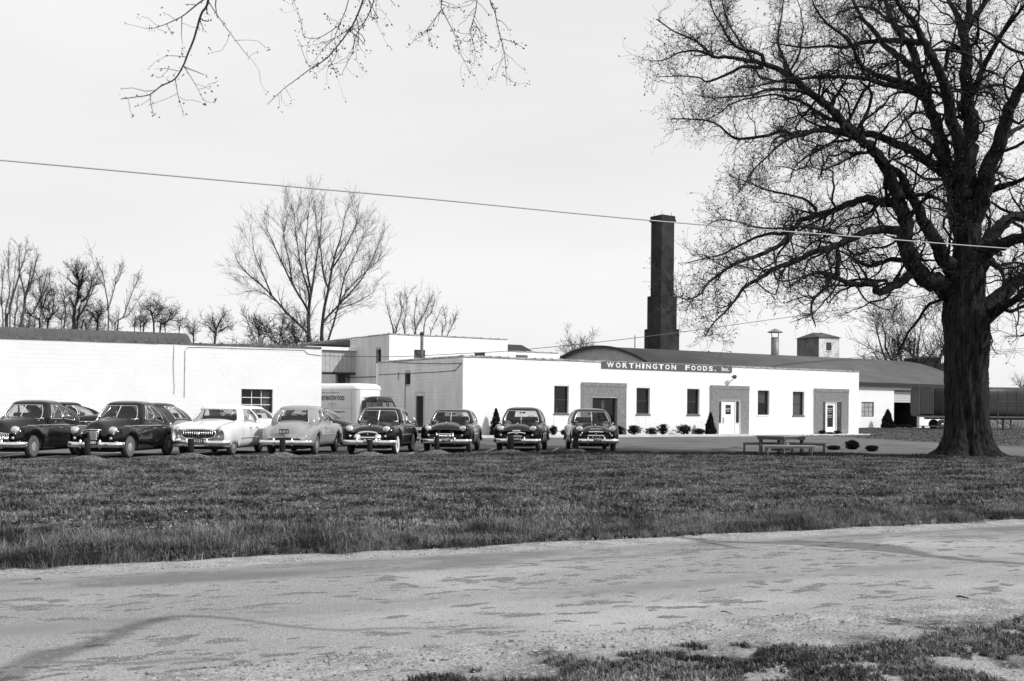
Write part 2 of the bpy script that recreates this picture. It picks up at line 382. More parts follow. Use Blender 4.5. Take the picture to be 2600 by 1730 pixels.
# lawn beyond the lot at the right, up to the hall
lf = [(2120, 1109), (2200, 1113.5), (2300, 1120), (2389, 1124.5), (2420, 1128), (2560, 1134), (2750, 1136), (3100, 1145)]
lb = [(3100, 1083), (2600, 1083.5), (2300, 1086), (2181, 1087), (2130, 1094)]
sheet('side_lawn', [(G(*p).x, G(*p).y) for p in lf+lb], .012, LAWNM)
# parking stripes
for (x0, y0, x1, y1) in [(1402, 1148.4, 1420, 1136), (1231, 1150, 1261, 1136.5), (1040, 1152.5, 1084, 1139), (872, 1155, 935, 1140), (650, 1157.5, 745, 1143), (420, 1160, 560, 1144), (180, 1163, 330, 1147), (-40, 1166, 90, 1150), (1556, 1149.5, 1560, 1137)]:
    a, b = G(x0, y0), G(x1, y1); d = (b-a).normalized()*min(5.0, (b-a).length); b = a+d; n = Vector((-d.y, d.x, 0)).normalized()*.06
    mb = MB(); mb.add([(a-n).xy.to_3d()+Vector((0, 0, .012)), (a+n)+Vector((0, 0, .012)), (b+n)+Vector((0, 0, .012)), (b-n)+Vector((0, 0, .012))], [(0, 3, 2, 1)])
    mb.build('parking_line', STRIPE, kind='structure')
# ------------------------------------------------------------------ building helpers
def wall(mb, w0, w1, z0, z1, th, holes, mi=0, mr=None, y=0.):
    "wall slab in the local xz plane with rectangular holes; front face at y, body behind it"
    if mr is None: mr = mi
    xs = sorted({w0, w1, *[h[0] for h in holes], *[h[1] for h in holes]}); zs = sorted({z0, z1, *[h[2] for h in holes], *[h[3] for h in holes]})
    def hole(i, k):
        if i < 0 or k < 0 or i >= len(xs)-1 or k >= len(zs)-1: return True
        cx, cz = (xs[i]+xs[i+1])/2, (zs[k]+zs[k+1])/2
        return any(h[0] < cx < h[1] and h[2] < cz < h[3] for h in holes)
    for i in range(len(xs)-1):
        for k in range(len(zs)-1):
            if hole(i, k): continue
            a, b, c, d = xs[i], xs[i+1], zs[k], zs[k+1]
            mb.add([(a, y, c), (b, y, c), (b, y, d), (a, y, d)], [(0, 1, 2, 3)], mi)
            mb.add([(a, y+th, c), (b, y+th, c), (b, y+th, d), (a, y+th, d)], [(3, 2, 1, 0)], mi)
            if hole(i-1, k): mb.add([(a, y, c), (a, y+th, c), (a, y+th, d), (a, y, d)], [(3, 2, 1, 0)], mr)
            if hole(i+1, k): mb.add([(b, y, c), (b, y+th, c), (b, y+th, d), (b, y, d)], [(0, 1, 2, 3)], mr)
            if hole(i, k-1): mb.add([(a, y, c), (b, y, c), (b, y+th, c), (a, y+th, c)], [(3, 2, 1, 0)], mr)
            if hole(i, k+1): mb.add([(a, y, d), (b, y, d), (b, y+th, d), (a, y+th, d)], [(0, 1, 2, 3)], mr)
    return mb
def coursed(mb, w0, w1, z0, z1, bw, bh, gap, depth, y=0., holes=(), jit=0., mi=0):
    "running bond of separate blocks standing proud of a backing wall at y"
    nr = int(round((z1-z0)/bh)); bh = (z1-z0)/nr
    for r_ in range(nr):
        x = w0-(bw/2 if r_ % 2 else 0); za, zb = z0+r_*bh+gap/2, z0+(r_+1)*bh-gap/2
        while x < w1-.01:
            a, b = max(x, w0)+gap/2, min(x+bw, w1)-gap/2; x += bw
            if b-a < .02: continue
            spans = [(a, b)]
            for h in holes:
                if za < h[3]-.005 and zb > h[2]+.005:
                    ns = []
                    for (s0, s1) in spans:
                        if h[1] <= s0 or h[0] >= s1: ns.append((s0, s1)); continue
                        if h[0]-s0 > .02: ns.append((s0, h[0]))
                        if s1-h[1] > .02: ns.append((h[1], s1))
                    spans = ns
            for s0, s1 in spans:
                d = depth+(rng.uniform(-jit, jit) if jit else 0)
                mb.add([(s0, y-d, za), (s1, y-d, za), (s1, y-d, zb), (s0, y-d, zb), (s0, y, za), (s1, y, za), (s1, y, zb), (s0, y, zb)],
                       [(0, 1, 2, 3), (4, 5, 1, 0), (5, 6, 2, 1), (6, 7, 3, 2), (7, 4, 0, 3)], mi)
    return mb
def rotz90(mb):
    "turn what was built in the xz plane (front -y) so that it runs along local y (front -x)"
    mb.v = [(y, x, z) for x, y, z in mb.v]; mb.f = [f[::-1] for f in mb.f]; return mb
def window(root, x0, x1, z0, z1, cols, rows, y=0., pane_m=None, sill=True, frame_m=None, reveal=.12, curtain=None, sash=True, room=DARK, sill_m=None):
    frame_m = frame_m or DARKWOOD
    fr = MB(); t = .06; yy = y+reveal
    for (a, b, c, d) in [(x0, x0+t, z0, z1), (x1-t, x1, z0, z1), (x0+t, x1-t, z1-t, z1), (x0+t, x1-t, z0, z0+t)]: fr.box(a, b, yy, yy+.07, c, d)
    f = fr.build('window', frame_m, root)
    gl = MB(); gl.box(x0+t, x1-t, yy+.035, yy+.041, z0+t, z1-t); gl.build('pane', pane_m or WGLASS, f)
    mu = MB()
    for i in range(1, cols): xx = x0+t+(x1-x0-2*t)*i/cols; mu.box(xx-.015, xx+.015, yy+.012, yy+.034, z0+t, z1-t)
    for i in range(1, rows): zz = z0+t+(z1-z0-2*t)*i/rows; mu.box(x0+t, x1-t, yy+.010, yy+.032, zz-.018, zz+.018)
    if mu.v: mu.build('muntin', frame_m if sash else WHITEWOOD, f)
    rm = MB(); rm.box(x0-.02, x1+.02, yy+.45, yy+.5, z0-.02, z1+.02)
    for a in (x0-.02, x1): rm.box(a, a+.02, yy+.09, yy+.45, z0-.02, z1+.02)
    rm.box(x0, x1, yy+.09, yy+.45, z1, z1+.02); rm.box(x0, x1, yy+.09, yy+.45, z0-.02, z0); rm.build('room_recess', room, f)
    if curtain:
        for (a, b, c, d, m) in curtain:
            cu = MB(); n = 14
            for k in range(n):
                xa, xb = a+(b-a)*k/n, a+(b-a)*(k+1)/n; ya, yb = yy+.12+.015*(k % 2), yy+.12+.015*((k+1) % 2)
                cu.add([(xa, ya, c), (xb, yb, c), (xb, yb, d), (xa, ya, d)], [(0, 1, 2, 3)])
            cu.build('curtain', m, f)
    if sill:
        s = MB(); s.box(x0-.05, x1+.05, y-.05, y+reveal-.002, z0-.10, z0-.003); s.build('sill', sill_m or BRICK, f)
    return f
def coping(root, x0, x1, z, y0, y1, step=.62, along='x', m=None, name='coping_tile'):
    me = MB(); L = step-.02
    me.box(0, L, y0, y1, 0, .055); me.box(0, L, y0+.05, y1-.05, .055, .085); me.box(-.035, .035, y0-.02, y1+.02, .02, .115)
    if along == 'y': me.v = [(y, x, z_) for x, y, z_ in me.v]; me.f = [f[::-1] for f in me.f]
    mesh = me.build(name, m or COPE, mesh_only=True); n = int((x1-x0)/step)
    for i in range(n):
        o = link(name, mesh, root); q = x0+i*(x1-x0)/n
        o.location = (q, 0, z+rng.uniform(-.012, .012)) if along == 'x' else (0, q, z+rng.uniform(-.012, .012))
        o.rotation_euler = (0, rng.uniform(-.012, .012), 0) if along == 'x' else (rng.uniform(-.012, .012), 0, 0)
STAIN = mat('stained_white', .50, .85, c2=.80, vs=2.5, det=5, stretch=(7, 7, .4), ramp=(.30, .46))
CURT = mat('pale_curtain', .35, .9)
# ------------------------------------------------------------------ office block
O_ = OFF; LEN = O_.hit(2181, 942)[0]; TOPZ = 4.66; BASE = .12
off = thing('office_building', 'long low white office building with a name sign and three brick doorways', 'building', O_.o, UA)
def fx(px, py=1000): return O_.hit(px, py)[0]
def fz(px, py): return O_.hit(px, py)[1]
wins = [(1407, 1444, 980.5, 1050), (1616, 1650, 985.5, 1051.5), (1744.5, 1776, 988, 1052.5), (1924, 1953.5, 992, 1054), (2013, 2042, 995, 1055)]
WR = [(fx(a), fx(b), fz((a+b)/2, d), fz((a+b)/2, c)) for a, b, c, d in wins]
surr = [(1476, 1588, 972, 1501.5, 1565, 1010), (1803, 1899.5, 979.5, 1823, 1879.5, 1016), (2067, 2152, 987.5, 2086.5, 2134, 1020)]
SR = [(fx(a), fx(b), fz((a+b)/2, c), fx(d), fx(e), fz((d+e)/2, f)) for a, b, c, d, e, f in surr]
holes = [tuple(w) for w in WR]+[(s[3], s[4], BASE-.12, s[5]) for s in SR]
mb = MB(); wall(mb, 0, LEN, 0, TOPZ, .3, holes, mi=0, mr=1); mb.build('front_wall', [JOINT, WHITE], off)
mb = MB(); coursed(mb, 0, LEN, 0, TOPZ-.01, .41, .205, .004, .006, holes=holes, jit=.0015); mb.build('block_courses', WHITE, off, kind='stuff')
sd = O_.hit(960, 921, side=True)[0]
DEP = 23.0
mb = MB(); sh = []      # side wall facing left
y_v0, z_v0 = O_.hit(1042.5, 976, side=True); y_v1, z_v1 = O_.hit(1029, 948, side=True)
y_d0, z_d1 = O_.hit(1076.5, 1006, side=True); y_d1, _ = O_.hit(1058, 1006, side=True)
vent = (min(y_v0, y_v1), max(y_v0, y_v1), z_v0, z_v1); sdoor = (min(y_d0, y_d1), max(y_d0, y_d1), 0.05, z_d1)
wall(mb, .3, sd, 0, TOPZ-.02, .28, [vent, sdoor]); rotz90(mb); mb.build('side_wall', MORTAR_D, off)
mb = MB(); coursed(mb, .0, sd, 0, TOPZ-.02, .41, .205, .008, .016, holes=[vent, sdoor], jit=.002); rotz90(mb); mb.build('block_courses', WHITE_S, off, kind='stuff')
mb = MB(); mb.box(0.3, LEN-.3, .3, sd+.2, TOPZ-.5, TOPZ-.3); mb.box(LEN-.28, LEN, .3, DEP, 0, TOPZ-.01); mb.box(0, LEN-.3, sd-.02+.02, sd+.28, 0, TOPZ-.05); mb.build('rear_walls', WHITE, off)
mb = MB(); mb.box(0.05, .12, sdoor[0], sdoor[1], .05, sdoor[3]); mb.box(.14, .2, vent[0], vent[1], vent[2], vent[3]); mb.build('side_opening_infill', DARK, off)
mb = MB()
for k in range(9):
    z = vent[2]+(vent[3]-vent[2])*(k+.5)/9; mb.beam((-.02, vent[0], z), (-.02, vent[1], z), .05, .012, up=(1, 0, 1))
mb.build('louvre', DSTEEL, off)
mb = MB()
for (a, b, c, d) in [(sdoor[0]-.1, sdoor[0], .05, sdoor[3]+.28), (sdoor[1], sdoor[1]+.1, .05, sdoor[3]+.28), (sdoor[0], sdoor[1], sdoor[3]+.2, sdoor[3]+.28), (sdoor[0], sdoor[1], sdoor[3], sdoor[3]+.04)]: mb.box(-.045, .03, a, b, c, d)
mb.build('door_frame', CONC, off)
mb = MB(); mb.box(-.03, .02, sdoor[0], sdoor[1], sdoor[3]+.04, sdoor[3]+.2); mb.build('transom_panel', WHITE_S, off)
coping(off, 0, LEN, TOPZ, -.06, .34); coping(off, .3, sd, TOPZ-.01, -.06, .34, along='y')
# conduit runs on the side wall
def side_path(pts, off_=-.04): return [Vector((off_, *O_.hit(px, py, side=True))) for px, py in pts]
mb = MB()
for pts in ([(962, 951.5), (1000, 950), (1060, 947.5), (1110, 945), (1157, 941), (1174, 922)], [(1174, 922), (1140, 924), (1060, 923), (1000, 920), (966, 919)], [(1030, 975), (1029.5, 1020), (1029.5, 1060)], [(1013, 946), (1012, 965)]):
    mb.tube(side_path(pts), .018, 5)
mb.build('conduit', DSTEEL, off)
# windows
for i, w in enumerate(WR):
    cur = None
    if i == 0: cur = [(w[0]+.36, w[0]+.46, w[2]+.06, w[2]+.34, CURT)]
    if i == 3: cur = [(w[0]+.05, w[1]-.2, w[2]+(w[3]-w[2])*.5, w[3]-.06, mat('dim_blind', .12, .9, c2=.3, vs=10))]
    if i == 4: cur = [(w[0]+.05, w[1]-.05, w[2]+.05, w[3]-.06, mat('grey_blind', .25, .9, c2=.34, vs=6))]
    window(off, *w, 1, 2, curtain=cur, sill_m=(WHITEWOOD if i == 3 else mat('brick_sill', .10, .85, c2=.16, vs=12)), reveal=.15)
    if i in (0, 1, 3): st = MB(); zb = max(w[2]-.11-(1.1 if i < 2 else .8), .3); st.add([(w[0]-.02, -.017, zb), (w[1]+.02, -.017, zb), (w[1]+.02, -.017, w[2]-.105), (w[0]-.02, -.017, w[2]-.105)], [(0, 1, 2, 3)]); st.build('water_stain', STAIN, off)
# brick surrounds with real bricks
for i, s in enumerate(SR):
    x0, x1, zt, a, b, zo = s
    bb = MB(); wall(bb, x0, x1, BASE, zt, .11, [(a, b, BASE, zo)], y=-.112)
    br = bb.build('brick_surround', MORTAR, off)
    br.location = (0, 0, 0)
    mb = MB(); coursed(mb, x0, x1, BASE, zt-.34, .205, .0675, .011, .014, y=-.112, holes=[(a, b, 0, zo)], jit=.003)
    n = int((x1-x0)/.0725)                                   # soldier course over a dentil row
    for k in range(n):
        xa = x0+(x1-x0)*k/n+.005; xb = x0+(x1-x0)*(k+1)/n-.005; d = rng.uniform(-.003, .003)
        mb.box(xa, xb, -.155+d, -.112, zt-.235, zt-.005)
        if k % 3: mb.box(xa, xb, -.148+d, -.112, zt-.325, zt-.245)
    mb.build('brick_courses', BRICK, br, kind='stuff')
    rv = MB(); rv.box(a-.001, a+.03, -.09, .32, BASE, zo-.03); rv.box(b-.03, b+.001, -.09, .32, BASE, zo-.03); rv.box(a, b, -.09, .32, zo-.03, zo+.001); rv.build('reveal_lining', BRICK if i != 1 else WHITEWOOD, br)
# opening 1: shop window and dark glass door
s = SR[0]; a, b, zo = s[3], s[4], s[5]
mb = MB(); mb.box(a+.03, b-.03, .55, .6, BASE, zo-.03); mb.build('entrance_recess', DARK, off)
mb = MB()
xm = fx(1530)
for (p, q, c, d) in [(a+.03, a+.09, BASE, zo-.03), (b-.09, b-.03, BASE, zo-.03), (xm-.035, xm+.035, BASE, zo-.03), (a+.09, xm-.035, zo-.1, zo-.03), (xm+.035, b-.09, zo-.1, zo-.03)]: mb.box(p, q, .1, .16, c, d)
f1 = mb.build('entrance_frame', DARKWOOD, off)
mb = MB(); mb.box(a+.09, xm-.035, .12, .126, BASE, zo-.1); mb.box(xm+.035, b-.09, .12, .126, BASE, zo-.1); mb.build('pane', WGLASS, f1)
mb = MB(); xk = fx(1537); mb.box(xm+.06, xk+.02, .135, .15, BASE+1.0, zo-.14); mb.build('curtain', mat('mid_curtain', .22, .9), f1)
# opening 2: white panelled door with sidelights
s = SR[1]; a, b, zo = s[3], s[4], s[5]; d0, d1 = fx(1833.5), fx(1866.5)
zl = fz(1850, 1074)
mb = MB()
for (p, q, c, d) in [(a+.03, a+.1, BASE, zo-.03), (b-.1, b-.03, BASE, zo-.03), (d0-.07, d0, BASE, zo-.03), (d1, d1+.07, BASE, zo-.03), (a+.1, d0-.07, zo-.1, zo-.03), (d1+.07, b-.1, zo-.1, zo-.03), (d0, d1, zo-.09, zo-.03)]: mb.box(p, q, -.02, .1, c, d)
dr = mb.build('door_frame', WHITEWOOD, off)
mb = MB()
for (p, q) in ((a+.1, d0-.07), (d1+.07, b-.1)): MB().box(p, q, .0, .06, BASE, zl-.05).build('lower_panel', WHITEWOOD, dr); MB().box(p, q, -.05, .08, zl-.045, zl).build('sill', WHITEWOOD, dr)
for (p, q) in ((a+.1, d0-.07), (d1+.07, b-.1)):
    mb = MB(); mb.box(p, q, .03, .036, zl+.002, zo-.1); mb.build('sidelight', WGLASS, dr)
mb = MB(); mb.box(a+.05, b-.05, .5, .55, BASE, zo-.03); mb.build('hall_recess', DARK, dr)
dw = fx(1842.9), fx(1856.5), fz(1850, 1052.5), fz(1850, 1028.5)
mb = MB(); wall(mb, d0+.005, d1-.005, BASE+.01, zo-.095, .05, [dw], y=.02); door = mb.build('door', WHITEWOOD, off)
mb = MB(); mb.box(dw[0], dw[1], .045, .055, dw[2], dw[3]); mb.build('door_pane', mat('dark_pane', .015, .15), door)
hx = fx(1837); mb = MB(); mb.tube([(hx, .015, fz(1837, 1075)), (hx, -.05, fz(1837, 1072)), (hx, -.05, fz(1837, 1064)), (hx, .015, fz(1837, 1060))], .022, 6); mb.build('handle', DSTEEL, door)
for k, (t_, wf) in enumerate((('WORTHINGTON', .85), ('FOODS, Inc.', .8), ('OFFICE', .45))):
    me = text_mesh(t_, 'lettering', LETTER, (dw[1]-dw[0])*wf, .055, bold=.02); o = link('lettering', me, door); o.location = ((dw[0]+dw[1])/2, .043, dw[2]+(dw[3]-dw[2])*(.62-.14*k))
# opening 3: glass blocks and glazed door
s = SR[2]; a, b, zo = s[3], s[4], s[5]; d0, d1 = fx(2095.5), fx(2122.5)
mb = MB(); mb.box(a+.03, b-.03, .35, .4, BASE, zo-.03); mb.build('hall_recess', DARK, off)
gbm = MB(); gbm.box(-.09, .09, -.04, .04, -.09, .09); gbm.box(-.065, .065, -.048, .04, -.065, .065); gme = gbm.build('glass_block', GBLOCK, mesh_only=True)
for (p, q) in ((a+.03, d0-.03), (d1+.03, b-.03)):
    nc = max(1, int(round((q-p)/.2))); nrw = int((zo-.03-BASE)/.205); w_ = (q-p)/nc
    gr = MB(); gr.box(p, q, .02, .05, BASE, zo-.03); gl = gr.build('block_panel', mat('block_grout', .55, .8), off)
    for i in range(nc):
        for k in range(nrw):
            o = link('glass_block', gme, gl); o.location = (p+w_*(i+.5), -.01, BASE+.02+(zo-.05-BASE)*(k+.5)/nrw); o.scale = ((w_-.02)/.18, 1, (zo-.05-BASE)/nrw/.2)
mb = MB()
for (p, q, c, d) in [(d0-.03, d0+.03, BASE, zo-.03), (d1-.03, d1+.03, BASE, zo-.03), (d0+.03, d1-.03, zo-.09, zo-.03)]: mb.box(p, q, -.06, .06, c, d)
mb.build('door_frame', WHITEWOOD, off)
dw = fx(2101), fx(2115.7), fz(2108, 1084.5), fz(2108, 1029.5)
mb = MB(); wall(mb, d0+.032, d1-.032, BASE+.01, zo-.095, .05, [dw], y=.0); door = mb.build('door', WHITEWOOD, off)
mb = MB(); mb.box(dw[0], dw[1], .02, .03, dw[2], dw[3]); mb.build('door_pane', MATS['dark_pane'], door)
mb = MB(); hx = fx(2098.5); mb.lathe([(0, -.06), (.03, -.055), (.03, -.04), (.012, -.03), (.02, 0)], (hx, 0, fz(2098, 1066)), 'Y', 12); mb.build('door_knob', CHROME, door)
for k, (t_, wf, hf) in enumerate((('WORTHINGTON', .9, .07), ('FOODS', .7, .06), ('INC.', .5, .05), ('PRIVATE', .65, .05), ('ENTRANCE', .7, .05))):
    me = text_mesh(t_, 'lettering', LETTER, (dw[1]-dw[0])*wf, hf, bold=.02); o = link('lettering', me, door); o.location = ((dw[0]+dw[1])/2, .016, dw[3]-.24-(.13*k if k < 3 else .13*k+.1))
# name board
sx0, sx1 = fx(1527, 926), fx(1857, 938); sz1 = fz(1700, 925.2)+.03; sz0 = sz1-.44
sg = tag(MB().box(sx0, sx1, -.07, -.015, sz0, sz1).build('name_sign', SIGNB), 'long dark board with white capitals on the office parapet', 'sign')
sg.location = O_.o; sg.rotation_euler = (0, 0, UA)
for t_, p0, p1, hh in (('WORTHINGTON', 1539, 1714.5, .33), ('FOODS,', 1738, 1815.5, .32), ('Inc.', 1830.5, 1849.5, .27)):
    x0, x1 = fx(p0, 930), fx(p1, 930); zc = (sz0+sz1)/2
    if len(t_) < 6:
        me = text_mesh(t_, 'lettering', LETTER, x1-x0, hh, bold=.02); o = link('lettering', me, sg); o.location = ((x0+x1)/2, -.078, zc)
    else:
        n = len(t_.replace(',', '')); wd = [1.45 if c == 'W' else .45 if c == 'I' else .3 if c == ',' else 1. for c in t_]; gap = .38; tot = sum(wd)+gap*(len(wd)-1)
        x = x0
        for c, w_ in zip(t_, wd):
            cw = w_/tot*(x1-x0)
            me = text_mesh(c, 'letter', LETTER, cw, hh if c != ',' else .1, bold=.03); o = link('letter', me, sg); o.location = (x+cw/2, -.078, zc-(0 if c != ',' else .13)); x += cw+gap/tot*(x1-x0)
# floodlight on the wall over the middle doorway
fl = thing('floodlight', 'small flood lamp on a bent bracket over the middle brick doorway', 'lamp', O_.o, UA)
x_, z_ = fx(1846, 972), fz(1846, 976)
MB().tube([(x_, -.01, z_-.1), (x_, -.14, z_), (x_+.06, -.3, z_+.22), (x_+.14, -.42, z_+.28)], .035, 8).build('bracket', mat('grey_paint_metal', .45, .5), fl, smooth=True)
mb = MB(); mb.lathe([(0, -.02), (.05, 0), (.06, .1), (.12, .2), (.14, .3), (.0, .29)], (x_+.05, -.42, z_+.5), 'X', 14); mb.build('lamp_shade', DSTEEL, fl, smooth=True)
mb = MB(); mb.tube([(x_+.14, -.42, z_+.28), (x_+.17, -.42, z_+.62)], .03, 6); mb.build('stem', DSTEEL, fl)
# planting bed, kerb and slab
kx1 = fx(1856)
mb = MB(); mb.box(-.5, kx1+.4, -1.75, -1.5, 0, .15); mb.box(-.75, -.5, -1.75, 4, 0, .15); k = mb.build('kerb', mat('kerb_concrete', .62, .9, c2=.5, vs=1.5)); k['kind'] = 'structure'; k.location = O_.o; k.rotation_euler = (0, 0, UA)
mb = MB(); mb.box(-.5, SR[1][3]-.1, -1.5, 0, 0, .11); k = mb.build('planting_bed', mat('bed_soil', .05, 1., c2=.10, vs=5, bump=1, bs=20)); k['kind'] = 'structure'; k.location = O_.o; k.rotation_euler = (0, 0, UA)
mb = MB(); mb.box(kx1-1.5, kx1+.4, -1.5, 0, 0, .118); mb.box(kx1+.4, LEN+.2, -.95, 0, 0, .10); k = mb.build('pavement', mat('pale_walk', .62, .9, c2=.5, vs=1)); k['kind'] = 'structure'; k.location = O_.o; k.rotation_euler = (0, 0, UA)
# ------------------------------------------------------------------ barrel roofed hall behind
BF = Frame(P(2181, 966, 128.9).xy.to_3d(), UA)
bx0 = BF.hit(1690, 960)[0]; bx1 = BF.hit(2447, 975)[0]; HALF = 11.3; EAVE = 5.3; PEAK = 8.55
hall = thing('factory_hall', 'large white hall with a dark barrel roof and loading door behind the office', 'building', BF.o, UA)
def bfx(px, py=1000): return BF.hit(px, py)[0]
def bfz(px, py): return BF.hit(px, py)[1]
ww = (bfx(2187.5), bfx(2219.5), bfz(2203, 1058.5), bfz(2203, 1021)); ld = (bfx(2270), bfx(2335), .02, bfz(2300, 991))
mb = MB(); wall(mb, bx0, bx1, 0, EAVE, .35, [ww, ld]); mb.build('front_wall', WHITE, hall)
mb = MB(); mb.box(bx0, bx0+.3, .35, 2*HALF, 0, EAVE); mb.box(bx1-.3, bx1, .35, 2*HALF, 0, EAVE); mb.box(bx0+.3, bx1-.3, 2*HALF-.3, 2*HALF, 0, EAVE); mb.build('other_walls', WHITE, hall)
window(hall, *ww, 3, 3, sash=True, sill=False, pane_m=mat('sky_reflection_pane', .30, .2, c2=.42, vs=1.2), curtain=[(ww[0]+.05, ww[1]-.05, ww[2]+.06, ww[3]-.06, mat('window_light', .75, .8, c2=.6, vs=1))])  # opaque pale pane, the sky reflection is painted into its grey
def arc(n=26, over=.45):
    out = []
    for i in range(n+1):
        q = -1+2*i/n; out.append((HALF+q*(HALF+over), EAVE-.15+(PEAK-EAVE+.15)*(1-q*q)))
    return out
def barrel(name, x0, x1, pts, th, m, root):
    mb = MB(); n = len(pts)
    for x in (x0, x1):
        for (y, z) in pts: mb.v.append((x, y, z))
        for (y, z) in pts: mb.v.append((x, y, z-th))
    N = 2*n
    for i in range(n-1):
        mb.f += [(i, i+1, N+i+1, N+i), (n+i+1, n+i, N+n+i, N+n+i+1), (i+1, i, n+i, n+i+1), (N+i, N+i+1, N+n+i+1, N+n+i)]
    mb.f += [(0, N, N+n, n), (N+n-1, n-1, 2*n-1, N+2*n-1)]; mb.m = [0]*len(mb.f)
    return mb.build(name, m, root, smooth=False)
rf = barrel('roof', bx0-.35, bx1+.35, arc(), .22, ROOF, hall)
for p in rf.data.polygons: p.use_smooth = abs(p.normal.x) < .5
mb = MB(); mb.box(bx0-.3, bx1+.3, -.52, -.46, EAVE-.55, EAVE-.16); mb.build('fascia', mat('dark_fascia', .02, .8), hall)
mb = MB(); zz = EAVE; i = 0          # clapboards of the gable, one above the other
gp = [(y, z) for y, z in arc(26, 0)]
def half_at(z): return HALF*math.sqrt(max(0, 1-(z-EAVE+.15)/(PEAK-EAVE+.15)))
while zz < PEAK-.25:
    z1_ = min(zz+.19, PEAK-.1); h0, h1 = half_at(zz)-.06, half_at(z1_)-.06
    mb.add([(bx0-.05, HALF-h0, zz), (bx0-.05, HALF+h0, zz), (bx0-.005, HALF+h1, z1_), (bx0-.005, HALF-h1, z1_), (bx0+.02, HALF-h0, zz), (bx0+.02, HALF+h0, zz)], [(0, 3, 2, 1), (0, 1, 5, 4)]); zz += .19
mb.build('clapboards', BOARD, hall, kind='stuff')
mb = MB(); mb.tube([(bx0-.36, y, z+.02) for y, z in arc()], .14, 4); mb.build('gable_edge', mat('dark_edge', .02, .8), hall)
# loading door: rolled up pale door over a dark interior
mb = MB(); mb.box(ld[0]-.1, ld[1]+.1, 5, 5.1, 0, ld[3]+.1); mb.box(ld[0]-.2, ld[0]-.1, .36, 5, 0, ld[3]+.1); mb.box(ld[1]+.1, ld[1]+.2, .36, 5, 0, ld[3]+.1); mb.box(ld[0]-.1, ld[1]+.1, .36, 5, ld[3]+.1, ld[3]+.2); mb.build('loading_bay', DARK, hall)
mb = MB(); mb.box(ld[0], ld[1], .12, .2, ld[3]-.42, ld[3]); mb.build('door_lintel', mat('lintel_grey', .18, .8), hall)
zr = ld[3]-.42
for k in range(4): MB().box(ld[0]+.02, ld[1]-.02, .22, .27, zr-.26*(k+1)+.015, zr-.26*k).build('door_slat', mat('pale_door', .5, .7), hall)
# chimney stack
cpt = P(1679, 700, 142); ch = thing('brick_chimney', 'tall dark square brick smokestack stepping in twice above the hall roof', 'chimney', (cpt.x, cpt.y, 0), UA)
def chz(py): return P(1679, py, 142).z
s_ = 142/FPX
def stack(x0, z0, z1, name='shaft'):   # near corner fixed at origin, grows with inset x0
    a = 2.05; return MB().box(-x0, a+x0, -x0, a+x0, z0, z1).build(name, STACKB, ch)
stack(.52, 0, chz(836), 'base'); stack(.49, chz(836), chz(836)+.08, 'ledge'); stack(.28, chz(836)+.08, chz(750), 'lower_shaft'); stack(0, chz(750), chz(559), 'upper_shaft')
stack(.16, chz(559), chz(554), 'cap_moulding'); stack(.08, chz(554), chz(545), 'cap')
mb = MB()
for (x, y) in ((.2, .2), (1.8, .3), (.3, 1.8), (1.8, 1.8)): mb.tube([(x, y, chz(545)-.1), (x, y, chz(535))], .025, 4)
mb.build('lightning_rod', DSTEEL, ch)
# metal vent with cone cap, pole, penthouse, dark parapets
def ridge_pt(px, py, D): return P(px, py, D)
vp = P(1967.5, 900, 133); v = thing('roof_vent', 'round metal vent pipe with a conical rain cap on the hall roof', 'vent', (vp.x, vp.y, 0))
k = 133/FPX; zt = P(1967, 857, 133).z
MB().lathe([(10*k, 6.5), (10*k, zt)], (0, 0, 0), 'Z', 18).build('pipe', STEEL, v, smooth=True)
mb = MB()
for a in range(4): th = a*math.pi/2+.5; mb.tube([(10*k*math.cos(th), 10*k*math.sin(th), zt-.1), (13*k*math.cos(th), 13*k*math.sin(th), P(1967, 844, 133).z)], .03, 4)
mb.build('strut', STEEL, v)
MB().lathe([(19.5*k, P(1967, 845, 133).z), (19.5*k, P(1967, 843.5, 133).z), (4*k, P(1967, 836, 133).z), (0, P(1967, 834.5, 133).z)], (0, 0, 0), 'Z', 20).build('cap', STEEL, v, smooth=False)
pp = P(1612, 870, 125); tag(MB().tube([(0, 0, 6), (0, 0, P(1612, 852, 125).z)], .05, 6).build('roof_mast', DSTEEL), 'thin upright pipe on the hall roof left of the smokestack', 'pipe').location = (pp.x, pp.y, 0)
pc = P(2079, 880, 150); ph = thing('roof_penthouse', 'small boarded penthouse with one window rising behind the hall roof', 'penthouse', (pc.x, pc.y, 0), R(22))
k = 150/FPX; zt = P(2079, 856, 150).z
PF = Frame((pc.x, pc.y, 0), R(22)); wr_ = PF.hit(2131, 870)[0]; wl = PF.hit(2024, 870, side=True)[0]
MB().box(0, wr_, 0, wl, 5, zt-.02).build('wall', WHITE_S, ph)
mb = MB(); z = 6.
while z < zt-.05: z2 = min(z+.24, zt-.02); mb.add([(-.0, -.05, z), (wr_, -.05, z), (wr_, -.01, z2), (0, -.01, z2)], [(0, 1, 2, 3)]); z += .24
mb.build('white_clapboards', mat('white_board', .75, .8), ph, kind='stuff')
mb = MB(); z = 6.
while z < zt-.05: z2 = min(z+.24, zt-.02); mb.add([(-.05, 0, z), (-.05, wl, z), (-.01, wl, z2), (-.01, 0, z2)], [(3, 2, 1, 0)]); z += .24
mb.build('dark_clapboards', mat('dark_board', .16, .9, c2=.1, vs=1), ph, kind='stuff')  # left face boards are a darker grey than the front ones
